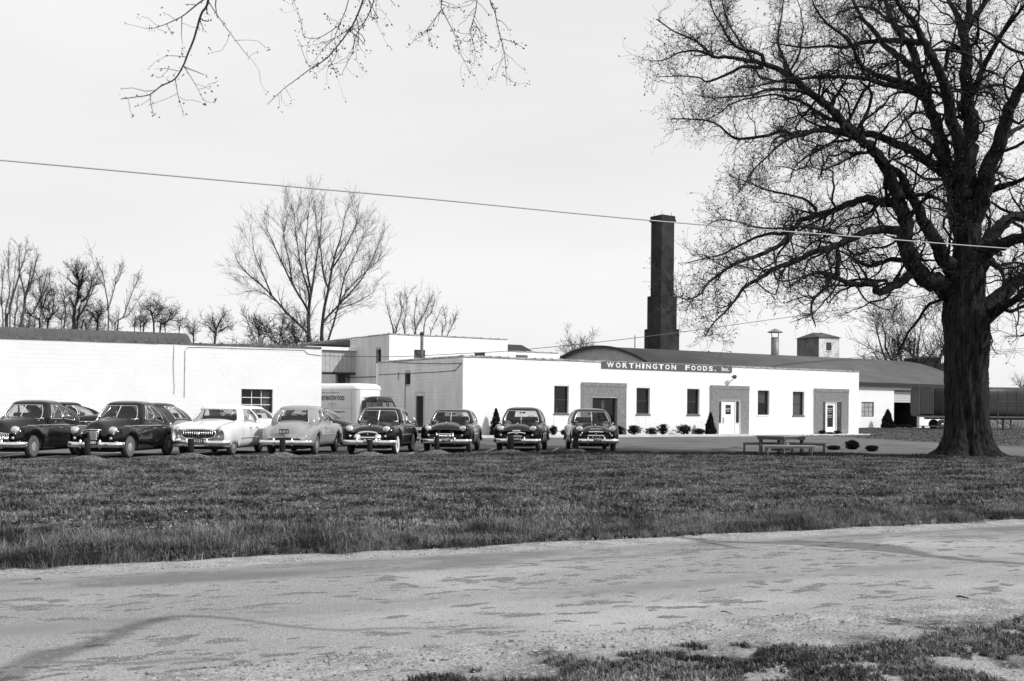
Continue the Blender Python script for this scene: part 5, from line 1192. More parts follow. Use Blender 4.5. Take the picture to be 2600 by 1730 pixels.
# ------------------------------------------------------------------ wires
def wire(name, label, pts, r_, m=WIRE, sub=6):
    q, _ = smooth_path(pts, [r_]*len(pts), sub); o = MB().tube(q, r_, 5).build(name, m, smooth=True); return tag(o, label, 'cable')
wire('overhead_cable', 'thick pale cable sagging across the whole sky in front of the oak', [P(-700, 345, 17), P(-150, 396, 19), P(16, 408.5, 20), P(552, 457.5, 22), P(1103, 507, 24), P(1655, 560.5, 26), P(2230, 606, 28), P(2640, 637, 30), P(3200, 672, 32)], .015, mat('pale_cable', .34, .5, metal=.2))
wire('service_wire', 'thin wire rising from the tall building roof to the oak branches', [P(818, 904, 92), P(1000, 906, 90), P(1176, 898, 88), P(1320, 889, 88), P(1600, 860, 90), P(1900, 820, 96), P(2236, 771, 104), P(2500, 720, 112)], .025, DSTEEL)
for i, (y0, y1) in enumerate(((928, 908), (928.5, 911), (929.5, 914))):
    wire('service_wire', ('upper', 'middle', 'lower')[i]+' of three thin wires leaving the office roof to the right', [P(1968, y0, 80), P(2060, y0-(y0-y1)*.45-1, 84), P(2200, y1-1, 90), P(2500, y1-16+i*2, 110), P(2800, y1-40, 130)], .018, DSTEEL)
for i in range(3):
    wire('service_wire', ('top', 'second', 'third')[i]+' thin wire running to the corner of the tall building', [P(640, 880-3*i, 60), P(760, 878-2*i, 75), P(905, 864+5*i, 93)], .018, DSTEEL)
# ------------------------------------------------------------------ the oak
OD = 42.4
LIMBS = {}   # name: (points (px, py, depth offset), radii px)
def L_(pts, r0, r1, d0=0., d1=0., bow=0.): LIMBS[len(LIMBS)] = (pts, r0, r1, d0, d1, bow)
L_([(2403,742),(2397,725),(2355,708),(2321,676),(2303,625),(2300,585),(2287,527),(2278,490),(2262,455),(2240,411),(2216,379),(2176,348),(2136,308),(2100,268),(2060,241),(2015,201),(1970,174),(1930,161),(1886,152),(1841,145),(1810,143),(1770,107),(1712,80),(1667,49)],26,1.5,0,-3)
L_([(2445,740),(2428,700),(2403,660),(2360,590),(2325,520),(2290,450),(2262,425),(2246,412)],24,5,0,-1)
L_([(2450,640),(2440,590),(2435,553),(2426,504),(2417,455),(2395,379),(2377,321),(2354,250),(2332,187),(2319,134),(2287,89),(2265,54),(2252,13),(2240,-60),(2215,-150)],24,4,.3,3)
L_([(2405,450),(2395,433),(2359,411),(2314,384),(2278,366),(2234,348),(2198,339),(2136,333),(2091,330),(2046,339),(2020,346),(1988,333),(1948,344),(1890,353),(1859,348),(1814,312),(1756,303),(1703,303)],13,1.5,1,5)
L_([(2450,500),(2439,437),(2439,379),(2417,308),(2403,232),(2386,183),(2359,134),(2337,89),(2323,58),(2296,31),(2278,0),(2250,-70)],18,4,-.3,-3)
L_([(2462,640),(2461,549),(2453,446),(2457,379),(2464,312),(2457,250),(2453,187),(2457,134),(2448,89),(2457,45),(2462,0),(2470,-110),(2480,-220)],26,5,0,1.5)
L_([(2448,95),(2435,55),(2426,27),(2405,-10),(2390,-90)],9,3,1,3)
L_([(2465,600),(2475,545),(2497,491),(2515,424),(2537,357),(2560,290),(2582,241),(2605,190),(2640,110),(2680,20)],22,8,.2,-3)
L_([(2455,260),(2479,214),(2502,160),(2537,98),(2573,49),(2600,13),(2640,-50)],8,3,1,-2)
L_([(2470,680),(2478,655),(2515,598),(2546,567),(2582,549),(2612,550),(2680,500),(2760,430)],17,7,0,4)
L_([(2480,690),(2500,640),(2537,625),(2582,607),(2610,598),(2690,560),(2800,540)],17,7,0,-4)
L_([(2455,850),(2491,812),(2525,770),(2559,731),(2600,706),(2670,665),(2780,640)],24,9,0,2)
L_([(2515,800),(2545,780),(2572,765),(2605,747),(2690,740)],12,5,0,-3)
L_([(2500,650),(2520,668),(2540,682),(2548,705),(2545,735)],9,3,0,-2)
L_([(2335,690),(2321,685),(2296,710),(2262,731),(2228,740),(2219,721),(2173,723),(2139,714),(2109,698),(2096,730),(2067,757),(2060,782),(2063,805),(2071,829)],14,1.5,0,-4)
L_([(2109,698),(2079,693),(2050,700),(2020,715),(2000,735)],5,1.5,-2,-4)
L_([(2124,700),(2128,660),(2126,625),(2150,600),(2160,570)],6,2,-2,-1)
L_([(2290,520),(2270,518),(2234,513),(2203,504),(2158,518),(2113,536),(2073,549),(2037,558),(2011,585),(1988,594),(1953,594),(1912,607),(1868,629),(1832,647),(1792,656),(1745,668)],12,1.2,0,4)
L_([(2305,590),(2270,585),(2225,585),(2189,594),(2136,620),(2073,638),(2028,660),(1969,681),(1931,706),(1888,731),(1871,757),(1848,785),(1825,808),(1808,825),(1791,855)],12,1.2,-.3,-6)
L_([(2320,662),(2300,661),(2262,659),(2240,668),(2211,676),(2180,665),(2152,647),(2120,632)],7,2,0,3)
L_([(2011,590),(1982,621),(1931,647),(1871,668),(1825,698),(1795,723),(1778,748),(1744,761),(1710,748)],7,1,-3,-7)
L_([(2340,110),(2292,105),(2261,103),(2216,105),(2176,112),(2140,121),(2100,117),(2046,121),(2002,116),(1957,107)],8,1.5,1,4)
L_([(2340,232),(2323,223),(2288,210),(2243,196),(2203,179),(2176,152),(2167,125),(2155,100)],10,3,1,-2)
L_([(2345,250),(2332,241),(2296,223),(2247,214),(2203,201),(2158,196),(2104,196),(2038,200),(2002,201),(1957,210),(1921,219),(1895,223)],9,1.5,1,-4)
L_([(2325,180),(2314,170),(2288,147),(2247,116),(2216,76),(2189,45),(2171,13),(2150,-40)],9,3,2,5)
L_([(2285,90),(2270,60),(2247,45),(2216,22),(2171,18),(2136,31),(2104,45)],5,1.2,2,0)
L_([(1950,168),(1939,160),(1930,138),(1877,123),(1850,98),(1828,58),(1810,27),(1800,-15)],6,1.2,-3,-5)
L_([(1815,146),(1790,135),(1765,129),(1725,134),(1689,152),(1649,156)],3.5,1,-3,-2)
L_([(1935,172),(1921,172),(1886,170),(1841,192),(1796,208),(1770,196),(1712,194),(1671,196)],5,1,-2,0)
L_([(2050,238),(2029,232),(1993,228),(1948,228),(1904,243),(1850,246),(1810,250),(1779,243)],5,1,-2,-5)
L_([(2120,300),(2113,304),(2082,290),(2040,262),(2002,250),(1957,241),(1868,259),(1823,290),(1788,308)],5.5,1,-1,2)
L_([(2180,350),(2122,337),(2073,330),(2040,340),(2002,353),(1971,375),(1944,402),(1912,433),(1890,469),(1868,496)],6,1,-1,-5)
L_([(2160,352),(2154,357),(2113,362),(2073,384),(2038,406),(2015,429),(2004,464)],4,1,0,2)
L_([(2225,388),(2212,388),(2176,393),(2131,415),(2087,431),(2051,420)],4,1,0,-3)
L_([(2085,550),(2073,545),(2069,527),(2038,504),(1984,491),(1944,482),(1912,469),(1850,446)],5,1,2,0)
L_([(2170,603),(2149,603),(2109,589),(2073,580),(2029,576),(1988,580),(1948,580),(1912,576),(1877,565),(1832,558),(1796,571)],5,1,-1,-5)
L_([(2300,500),(2323,496),(2359,496),(2395,513),(2408,536),(2395,558)],5,2,-.5,-3)
L_([(2410,420),(2381,393),(2359,362),(2323,344),(2300,300)],8,2,0,-3)
L_([(2450,132),(2439,126),(2412,122),(2403,147),(2401,179)],6,4,0,-.4)
L_([(2462,240),(2490,225),(2540,215),(2580,228),(2640,225)],4,2,0,2)
L_([(2540,360),(2570,335),(2600,320),(2660,300)],7,3,0,3)
L_([(2520,480),(2560,470),(2600,455),(2680,440)],8,3,0,-3)
L_([(2170,125),(2140,90),(2100,60),(2070,20),(2050,-40)],4,1.5,-2,-4)
L_([(2460,60),(2500,10),(2530,-60),(2560,-140)],7,3,1,3)
L_([(2300,460),(2250,500),(2200,545),(2150,560),(2100,600)],5,1.2,0,6)
L_([(2110,275),(2125,240),(2150,200),(2160,150)],4,1.2,-1,-3)
L_([(1912,154),(1880,110),(1850,60),(1835,10),(1830,-30)],3,1,-2.5,0)
L_([(2017,205),(1990,150),(1975,100),(1985,40),(1990,-20)],4,1.2,-2,1)
oak = thing('oak_tree', 'huge bare oak with a thick black trunk and wide gnarled crown at the right', 'tree', (0, 0, 0))
ob = P(2455, 1160, OD); oak.location = (ob.x, OD, 0)
base = Vector((ob.x, OD, 0)); K = OD/FPX
tp = [(2462,1177,128),(2461,1160,92),(2460,1142,71),(2459,1110,57),(2458,1067,51),(2456,1000,50),(2455,940,50),(2457,855,54),(2452,800,56),(2452,750,46),(2458,700,42),(2458,640,34),(2459,590,28)]
mb = MB(); pts, rr = smooth_path([P(a_, b_, OD)-base for a_, b_, c_ in tp], [c_*K for a_, b_, c_ in tp], 3)
nseg = 110; o0 = 0; pts, rr = smooth_path(pts, rr, 3)
for i, (p, r_) in enumerate(zip(pts, rr)):
    for j in range(nseg):
        th = 2*math.pi*j/nseg; fl = max(0, (r_/(50*K)-1)); zf = p.z
        rid = abs(math.sin(19*th+1.1*math.sin(zf*2.1+3*th)+.5*math.sin(zf*6+9*th))); q = r_*(1+.05*math.sin(5*th+1)+.03*math.sin(11*th+zf*1.3)+fl*.30*(math.sin(5*th+.6+.3*zf)-.3)*(math.sin(5*th+.6) > -.6)+.045*(rid-.5)+.012*rng.normal())
        mb.v.append((p.x+q*math.cos(th), p.y+q*math.sin(th), p.z))
for i in range(len(pts)-1):
    for j in range(nseg): mb.f.append((i*nseg+j, i*nseg+(j+1) % nseg, (i+1)*nseg+(j+1) % nseg, (i+1)*nseg+j))
mb.m = [0]*len(mb.f); mb.build('trunk', BARK, oak, smooth=True)
# burl on the right of the trunk
ALL = []
for i, (pts, r0, r1, d0, d1, bow) in LIMBS.items():
    n = len(pts); W3 = []; RR = []
    for k_, (px, py) in enumerate(pts):
        t = k_/(n-1); D = OD+d0+(d1-d0)*t**1.2; W3.append(P(px, py, D)-base); RR.append((r0*.93*(1-t)**1.25+r1)*D/FPX*(1 if k_ else 1.0))
    q, rr = smooth_path(W3, RR, 4, jit=.16)
    MB().tube(q, rr, 9 if r0 > 8 else 6).build('branch', BARK, oak, smooth=True); ALL.append(path_segs(q, rr))
S0 = cat(ALL)
S1, t1, d1 = sprout(S0, 900, (.9, 3.2), 11, ang=(35, 80), wig=.38, up=.08, rfac=.46, rmin=.007, wpow=-.35, lw=.10)
S2, t2, d2 = sprout(cat([S0, S1]), 8200, (.35, 1.3), 7, ang=(30, 75), wig=.38, up=.08, rfac=.5, rmin=.005, wpow=-.55, rmax=.09)
S3, t3, d3 = sprout(cat([S1, S2]), 19000, (.15, .55), 3, ang=(25, 70), wig=.25, up=.12, rfac=.6, rmin=.0045, wpow=-.3, rmax=.03)
link('limbs_small', seg_mesh('small_limbs', S1, BARK, 5), oak, 'stuff').name = 'small_limb_mass'
link('twig_mass', seg_mesh('twigs', cat([S2, S3]), [mat('oak_twig', .03, .9, spec=.1), BUD], 3, bud=(np.concatenate([t2, t3]), np.concatenate([d2, d3])), budsize=.07, per=1), oak, 'stuff').name = 'crown'
# root grass and small mound at the foot comes with the lawn
# ------------------------------------------------------------------ background trees
def bare_tree(label, px, D, h, spread, style='round', seed=0, n=(60, 900, 2600), trunk=.25, lean=0., m=None, stems=1, name='bare_tree', group='bare trees behind the factory', rmin=.02, low=.25):
    global rng
    rng = np.random.default_rng(seed); m = m or BARK2
    x = ((px-1300))*D/FPX; root = thing(name, label, 'tree', (x, D, 0), 0, group); segs = []; tr_ = []
    for s_ in range(stems):
        a_ = 2*math.pi*s_/max(stems, 1)+seed; tilt = (0 if stems == 1 else spread*(.25+.75*rng.random()))
        pts = []; 
        for k_ in range(9):
            t = k_/8; pts.append(Vector((math.cos(a_)*tilt*t**1.1+lean*t*t, math.sin(a_)*tilt*t**1.1, h*(.97 if stems > 1 else .9)*t*(1 if stems == 1 else rng.uniform(.97, 1.0))))+Vector(tuple(rng.normal(size=3)))*.012*h*t)
        rr = [trunk*(1-t/8)**.8*(1 if stems == 1 else .7)+.03 for t in range(9)]
        q, r2 = smooth_path(pts, rr, 2); mb = MB(); mb.tube(q, r2, 7); o = mb.build('trunk', m, root, smooth=True); segs.append(path_segs(q, r2))
    S = cat(segs); keep = S[0][:, 2] > h*low; S = tuple(a[keep] for a in S)
    if style == 'vase': A1, A2, up, up2 = (18, 38), (18, 45), .25, .25
    elif style == 'poplar': A1, A2, up, up2 = (12, 26), (12, 30), .35, .3
    else: A1, A2, up, up2 = (35, 70), (30, 65), .12, .08
    Ll = (spread*.45, spread*1.0) if style != 'poplar' else (h*.15, h*.4)
    a1, _, _ = sprout(S, n[0], Ll, 8, ang=A1, wig=.13, up=up, rfac=.55, rmin=.035, wpow=0)
    a1 = tuple(a1); a2, e2, f2 = sprout(cat([a1]), n[1], (spread*.12, spread*.4), 5, ang=A2, wig=.16, up=up2, rfac=.55, rmin=rmin, wpow=-.3)
    a3, e3, f3 = sprout(cat([a2]), n[2], (spread*.05, spread*.16), 3, ang=(20, 55), wig=.2, up=.1, rfac=.6, rmin=rmin*.8)
    link('crown', seg_mesh('crown', cat([a1, a2, a3]), m, 3), root, 'stuff'); return root
BARK_F = mat('hazed_bark', .07, .95, c2=.10, vs=1, spec=.1)  # distance haze put into the bark colour as a lighter grey
rng = np.random.default_rng(41)
TT = 128.0; tk = TT/FPX; tb0 = P(800, 940, TT); tb0.z = 0
tall = thing('bare_tree', 'tallest far bare tree, its fine rounded crown fanning over the white buildings', 'tree', tb0, 0, 'bare trees behind the factory')
TS = []
for pts, r0 in (([(790,960),(785,867),(784,788),(792,732),(800,680),(812,600),(818,535)],7), ([(822,960),(817,862),(821,799),(835,727),(850,651),(866,600),(878,535)],6.5), ([(786,880),(784,850),(733,799),(677,737),(636,702),(608,672),(596,648)],4.5),
  ([(784,800),(779,783),(743,722),(713,661),(692,615),(668,560)],4.5), ([(828,880),(840,844),(860,773),(876,702),(905,640),(928,585)],4), ([(819,830),(820,819),(866,768),(916,712),(942,666),(962,620)],4), ([(850,795),(866,783),(916,763),(956,737)],2.5),
  ([(786,770),(784,740),(765,680),(752,600),(745,530)],4), ([(790,740),(782,700),(775,640),(782,560),(786,515)],3.5), ([(834,735),(822,700),(815,640),(803,570),(800,520)],3.5), ([(845,680),(870,640),(900,580),(910,540)],3), ([(740,715),(735,670),(722,610),(715,555)],3), ([(700,765),(660,740),(625,740)],2), ([(690,750),(665,690),(645,640),(640,600)],2.5), ([(860,775),(880,740),(930,690),(975,650)],2.5)):
    dd = rng.uniform(-5, 5); w = [P(px, py, TT+dd*k_/(len(pts)-1))-tb0 for k_, (px, py) in enumerate(pts)]; rr = [max(r0*.82*tk*(1-.88*k_/(len(pts)-1)), .018) for k_ in range(len(pts))]
    q, r2 = smooth_path(w, rr, 3, jit=.12); MB().tube(q, r2, 6).build('branch' if r0 < 6 else 'trunk', BARK2, tall, smooth=True); TS.append(path_segs(q, r2))
TS = cat(TS); keep = TS[0][:, 2] > 4.5; TS = tuple(a_[keep] for a_ in TS)
a1, e1, f1 = sprout(TS, 330, (1.2, 3.6), 7, ang=(22, 50), wig=.12, up=.12, rfac=.45, rmin=.016, wpow=-.4, rmax=.2)
a2, e2, f2 = sprout(cat([a1, TS]), 2300, (.5, 1.6), 4, ang=(20, 50), wig=.15, up=.12, rfac=.5, rmin=.011, wpow=-.5, rmax=.1)
a3, e3, f3 = sprout(a2, 3600, (.3, .8), 2, ang=(20, 50), wig=.15, up=.1, rfac=.6, rmin=.008)
link('crown', seg_mesh('crown', cat([a1, a2, a3]), mat('far_fine_twig', .10, .95, spec=.1), 3), tall, 'stuff')
bare_tree('small sparse tree right of the free standing round one', 612, 150, 9.5, 3.2, 'round', 30, (40, 500, 1100), .18, m=BARK_F, low=.2)
def traced_tree(label, D, strands, tw=(60, 260, 500), ln=(.8, 2.4), m=None, ang=(25, 55), up=.1, sc=None, r=.13, ground=1050):
    "limbs follow strands of photo points at distance D; the trunk is carried down to the ground"
    global rng
    rng = np.random.default_rng(len(label)*7+int(D)); m = m or BARK_F; k = D/FPX
    f = sc or (lambda x, y: (x/4.714, 620+y/4.714)); first = f(*strands[0][0]); b = P(first[0], first[1], D); b.z = 0
    t = thing('bare_tree', label, 'tree', b, 0, 'bare trees behind the factory'); S = []
    for i, st_ in enumerate(strands):
        dd = rng.uniform(-3, 3); w = [P(*f(x, y), D+dd*j/len(st_))-b for j, (x, y) in enumerate(st_)]; r0 = r*(1 if i == 0 else .62)
        if i == 0 or st_[0][1] > 940 and sc is None: w = [Vector((w[0].x+rng.normal()*.1, w[0].y, 0))]+w
        rr = [max(r0*(1-.8*j/(len(w)-1)), .022) for j in range(len(w))]; q, r2 = smooth_path(w, rr, 3, jit=.25); MB().tube(q, r2, 6).build('trunk' if i == 0 else 'branch', m, t, smooth=True); S.append(path_segs(q, r2))
    S = cat(S); zlo = P(*f(0, 1080) if sc is None else (0, 880), D).z; keep = S[0][:, 2] > zlo; S = tuple(a_[keep] for a_ in S)
    a1, _, _ = sprout(S, tw[0], ln, 7, ang=ang, wig=.17, up=up, rfac=.5, rmin=.018, wpow=-.3)
    a2, _, _ = sprout(cat([a1, S]), tw[1], (ln[0]*.5, ln[1]*.5), 5, ang=(25, 60), wig=.2, up=up*.8, rfac=.5, rmin=.013, wpow=-.5)
    a3, _, _ = sprout(a2, tw[2], (ln[0]*.25, ln[1]*.25), 3, ang=(20, 60), wig=.2, up=.06, rfac=.6, rmin=.010)
    link('crown', seg_mesh('crown', cat([a1, a2, a3]), m, 3), t, 'stuff')
DKB = mat('dark_far_bark', .035, .95, spec=.1)
traced_tree('upright feathery bare tree at the far left picture edge', 118, [[(75,975),(110,820),(150,650),(200,480),(240,330),(285,200),(312,70)], [(65,960),(80,750),(120,550),(100,330),(110,180),(105,40)], [(120,960),(130,700),(160,520),(175,330),(205,120)], [(40,960),(20,700),(30,450),(60,250)]], (70, 300, 520), (.6, 1.7), ang=(10, 28), up=.2, r=.15)
traced_tree('tall leaning bare tree with a thick lower trunk second from the left edge', 120, [[(255,980),(290,800),(300,650),(350,520),(400,350),(430,220),(447,150)], [(300,700),(290,560),(250,420),(230,250),(245,30)], [(300,650),(340,500),(360,380),(372,250)], [(180,960),(200,800),(212,650),(220,500)]], (70, 340, 600), (.6, 1.7), ang=(10, 30), up=.2, r=.2)
traced_tree('slanting bare tree crossing behind the second upright one', 132, [[(340,980),(400,830),(470,680),(510,560),(540,430),(565,360)], [(470,690),(530,600),(580,470)], [(500,620),(480,520),(470,440)]], (50, 240, 400), (.8, 2.2), ang=(15, 40), up=.25)
traced_tree('gnarled bare tree with a limb arching far to the left', 126, [[(475,990),(440,900),(350,840),(290,800)], [(570,990),(540,900),(505,770),(480,700),(430,650),(380,580)], [(505,770),(540,690),(550,600)]], (60, 320, 600), (.7, 1.8), m=DKB, up=.15)
traced_tree('short forked bare tree left of the slim straight one', 128, [[(575,990),(600,900),(620,860),(660,820),(700,800)], [(600,890),(590,780),(575,720)], [(620,860),(640,740),(650,600)]], (50, 300, 600), (.6, 1.7), m=DKB)
traced_tree('slim straight bare tree left of the dense dark one', 134, [[(770,1000),(790,850),(770,700),(780,600),(790,540)], [(740,1000),(710,900),(660,860)], [(785,640),(830,590)], [(775,640),(740,560)]], (50, 300, 600), (.6, 1.8), r=.1)
traced_tree('dense dark bare tree with a rounded top near the left', 126, [[(880,1000),(890,800),(930,620),(940,520),(935,380),(900,300)], [(940,560),(970,470),(990,380),(995,320)], [(890,760),(860,700),(830,630)], [(920,990),(940,860),(970,700),(950,600)], [(970,690),(1040,640),(1090,500),(1100,400)], [(930,900),(1000,780),(1060,650),(1110,560),(1130,490)], [(930,510),(870,470),(800,400)], [(940,430),(890,370),(870,320)]], (130, 800, 1800), (.7, 2.0), m=DKB, r=.22)
traced_tree('low forked bare tree right of the dense dark one', 130, [[(1165,1010),(1155,930),(1110,830),(1080,800)], [(1160,930),(1190,850),(1220,770)], [(980,1010),(1050,960),(1150,900)]], (70, 420, 900), (.6, 1.8), m=DKB)
traced_tree('thin pale forked tree rising over the curved roof', 118, [[(1297,1020),(1297,780),(1270,580),(1250,470),(1225,340),(1160,220)], [(1300,770),(1350,600),(1390,430),(1430,310),(1455,240)], [(1260,520),(1200,430),(1160,370),(1120,210)], [(1380,480),(1430,410),(1450,320)]], (36, 90, 120), (.6, 2.0), ang=(12, 35), up=.2, r=.10)
traced_tree('slim pale tree leaning right over the curved roof', 122, [[(1400,1030),(1470,880),(1540,700),(1590,560),(1610,510),(1665,410)], [(1470,880),(1530,850),(1620,720),(1705,590)], [(1290,850),(1340,960),(1350,1020)]], (40, 110, 140), (.6, 2.0), ang=(15, 40), up=.15, r=.09)
traced_tree('domed bare tree at the right end of the curved roof', 138, [[(1840,1040),(1830,920),(1820,830),(1800,740),(1812,700)], [(1835,900),(1900,830),(1965,765)], [(1830,880),(1790,790),(1715,735)], [(1825,840),(1860,770),(1890,720)]], (60, 360, 800), (.6, 1.8), m=DKB)
traced_tree('arching bare tree over the corner of the curved roof', 140, [[(1915,1050),(1950,960),(2040,900),(2110,830)], [(1980,1050),(1950,970),(1930,900)], [(2040,905),(2110,920),(2170,910)], [(2000,930),(2040,850),(2060,810)], [(2140,1055),(2190,1010),(2225,990)]], (70, 420, 900), (.6, 1.8), m=DKB)
traced_tree('low bare bush tree before the domed one', 136, [[(1720,1030),(1740,960),(1760,900)], [(1610,1030),(1620,950),(1640,880)], [(1680,1030),(1690,950),(1700,890)]], (70, 380, 700), (.5, 1.5))
I2 = lambda x, y: (x/1.964, 600+y/1.964)
traced_tree('small round bare tree standing free above the left building', 135, [[(1070,560),(1080,470),(1100,420),(1115,400)], [(1078,490),(1040,450),(1010,430)], [(1085,480),(1140,450),(1165,450)], [(1082,470),(1060,420),(1060,400)]], (70, 420, 900), (.6, 1.7), sc=I2, m=DKB)
traced_tree('small sparse bare tree at the end of the curved roof', 140, [[(965,530),(965,480),(970,450)], [(965,500),(945,460),(935,440)]], (30, 140, 240), (.5, 1.3), sc=I2)
I3 = lambda x, y: (760+x/4.209, 800+y/4.209)
traced_tree('upright bushy bare tree directly over the tall white building', 125, [[(1010,250),(990,100),(960,0),(935,-100)], [(1015,230),(1060,90),(1090,-30),(1085,-160)], [(1130,240),(1120,100),(1140,-20),(1150,-190)], [(1215,240),(1270,100),(1330,0),(1390,-150)], [(1250,230),(1230,60),(1240,-90),(1260,-220)], [(1330,230),(1340,80),(1410,-30),(1440,-130)]], (90, 300, 400), (.8, 2.2), ang=(12, 35), up=.25, sc=I3, r=.11)
traced_tree('small leaning bare tree over the right part of the tall building', 128, [[(1520,240),(1560,100),(1550,0)], [(1390,240),(1430,120),(1480,30)], [(1570,240),(1640,100),(1665,10)]], (40, 120, 160), (.6, 1.6), ang=(12, 35), up=.25, sc=I3, r=.08)
bare_tree('low hazy brush behind the curved roof at the left edge', 70, 150, 12.2, 4.6, 'round', 51, (70, 900, 2200), .2, stems=4, m=BARK_F, low=.45)
bare_tree('low hazy brush behind the dense dark tree', 215, 150, 12.2, 4.6, 'round', 52, (70, 900, 2200), .2, stems=4, m=BARK_F, low=.45)
bare_tree('bushy bare tree left of the tall fanning tree', 700, 140, 12.0, 4.2, 'round', 31, (60, 900, 2200), .22, stems=3, m=DKB, low=.5)
bare_tree('thicket tree at the foot of the tall fanning tree', 755, 143, 10.5, 4.0, 'round', 32, (50, 700, 1700), .2, stems=3, m=DKB, low=.5)
bare_tree('low rounded bare tree behind the hall gable', 1465, 170, 12.0, 4.6, 'round', 35, (60, 1000, 2400), .28, m=BARK_F, low=.2)
bare_tree('wide dark multi stemmed bare tree behind the hall and the oak trunk', 2310, 150, 14.2, 6.8, 'round', 36, (110, 1900, 4600), .40, stems=7, low=.12, m=BARK2, rmin=.02, group='bare trees behind the factory')
bare_tree('faint bare tree low over the trailer at the right picture edge', 2590, 230, 9.5, 4.0, 'round', 37, (30, 300, 500), .2, m=BARK_F)
# weeds beyond the trailer
rng = np.random.default_rng(99)
n = 5000; X = rng.uniform(60, 110, n); Y = rng.uniform(135, 175, n); hgt = rng.uniform(.5, 1.7, n)
A_ = np.stack([X, Y, np.zeros(n)], 1); B_ = A_+np.stack([rng.normal(size=n)*.3, rng.normal(size=n)*.3, hgt], 1)
o = link('weed_thicket', seg_mesh('weed_thicket', (A_, B_, np.full(n, .05), np.full(n, .02)), mat('dry_weeds', .14, .9, c2=.30, vs=.6), 3), None, 'stuff'); tag(o, 'dry pale weeds seen under and beyond the trailer', 'weeds')
# ------------------------------------------------------------------ nearer trees whose branches hang in from above and throw shadows on the road
def shadow_pt(px, py, h):
    g = G(px, py); k_ = h/math.tan(SUN_EL); return Vector((g.x+SUN_H.x*k_, g.y+SUN_H.y*k_, h))
nt_ = thing('overhanging_tree', 'tree standing beside the photographer whose budding twigs hang into the top of the view', 'tree', (0, 0, 0))
TA = Vector((2.2, -3.2, 0)); nt_.location = TA
def nbranch(root, org, pts, rads, m=TWIG, jit=.1, n=6):
    q, rr = smooth_path([Vector(p)-org for p in pts], rads, 4, jit=jit); MB().tube(q, rr, n).build('branch', m, root, smooth=True); return path_segs(q, rr)
MB().tube(smooth_path([(0, 0, -.1), (0, 0, 1.5), (.1, 0, 4), (.1, .1, 6.5), (.0, .2, 9)], [.36, .28, .24, .16, .08], 3)[0], smooth_path([(0, 0, 0)]*5, [.36, .28, .24, .16, .08], 3)[1], 12).build('trunk', BARK2, nt_, smooth=True)
s1 = [shadow_pt(px, py, h*.77) for px, py, h in [(22, 1712, 6.6), (83, 1685, 6.6), (165, 1657, 6.6), (248, 1635, 6.6), (309, 1607, 6.7), (375, 1583, 6.7), (452, 1569, 6.8), (552, 1572, 6.8), (662, 1585, 6.8), (772, 1599, 6.8), (883, 1605, 6.8), (993, 1599, 6.8), (1158, 1602, 6.8), (1300, 1594, 6.8)]]
nbranch(nt_, TA, [TA+Vector((.1, .1, 4.6))]+s1, [.12, .09, .08, .075, .068, .06, .052, .044, .04, .034, .03, .028, .024, .02, .016], BARK2)
s1b = [shadow_pt(px, py, 4.9) for px, py in [(60, 1692), (193, 1685), (331, 1690), (469, 1676), (600, 1683)]]
nbranch(nt_, TA, s1b, [.03, .028, .025, .02, .01], BARK2)
arm = [TA+Vector((.1, 0, 5.0)), Vector((1.2, 0, 5.6)), Vector((.4, 3, 5.9)), Vector((-.4, 6, 5.7)), Vector((-.6, 8.2, 5.4)), Vector((-.3, 10, 5.2))]
nbranch(nt_, TA, arm, [.10, .08, .06, .045, .03, .015], BARK2)
def hang(D, up_to, strands, th, nb, bl):
    segs = []
    for pts, r_ in strands:
        w = [P(px, py, D+dd) for px, py, dd in pts]
        n_ = len(w); rr = [r_*(1-.78*k_/(n_-1)) for k_ in range(n_)]; segs.append(nbranch(nt_, TA, w, [r*th*.62 for r in rr], TWIG, jit=.08, n=5))
    S = cat(segs); vis = S
    a1, e1, f1 = sprout(vis, nb, (bl*.25, bl), 3, ang=(35, 80), wig=.25, up=-.05, rfac=.6, rmin=.0011*th*.8, wpow=-.3, tip=.6)
    # buds at every shoot tip and along the strands
    idx = rng.choice(len(S[0]), nb*2); t = rng.random((nb*2, 1)); p = S[0][idx]*(1-t)+S[1][idx]*t; dd = unit(S[1][idx]-S[0][idx])
    link('twig_mass', seg_mesh('twigs', a1, [TWIG, BUD], 4, bud=(np.concatenate([e1, e1, p]), np.concatenate([f1, f1, dd])), budsize=.0115*D/5.5, per=2), nt_, 'stuff')
z3 = lambda l, d0=0., d1=0.: [(x, y, d0+(d1-d0)*i/max(len(l)-1, 1)) for i, (x, y) in enumerate(l)]
A_S = [(z3([(560,-420),(548,-180),(530,-5),(511,37),(493,98),(474,145),(465,168),(444,201),(409,219),(381,240),(343,247),(306,252)], .3, -.2), .010),
 (z3([(534,-8),(516,0),(483,26),(462,42),(423,61),(390,72),(374,74)], 0, .3), .006), (z3([(529,4),(567,61),(623,135),(646,160)], 0, .4), .0035), (z3([(462,42),(461,93),(465,117)]), .003),
 (z3([(381,240),(385,275),(395,296)]), .003), (z3([(445,201),(453,247),(469,296)]), .003), (z3([(466,168),(493,210),(518,257)]), .003), (z3([(472,145),(427,142),(406,152)]), .0025), (z3([(453,181),(418,174),(392,177)]), .0025), (z3([(423,61),(439,93)]), .0025)]
rng = np.random.default_rng(5)
hang(4.6, 0, A_S, 1.0, 34, .16)
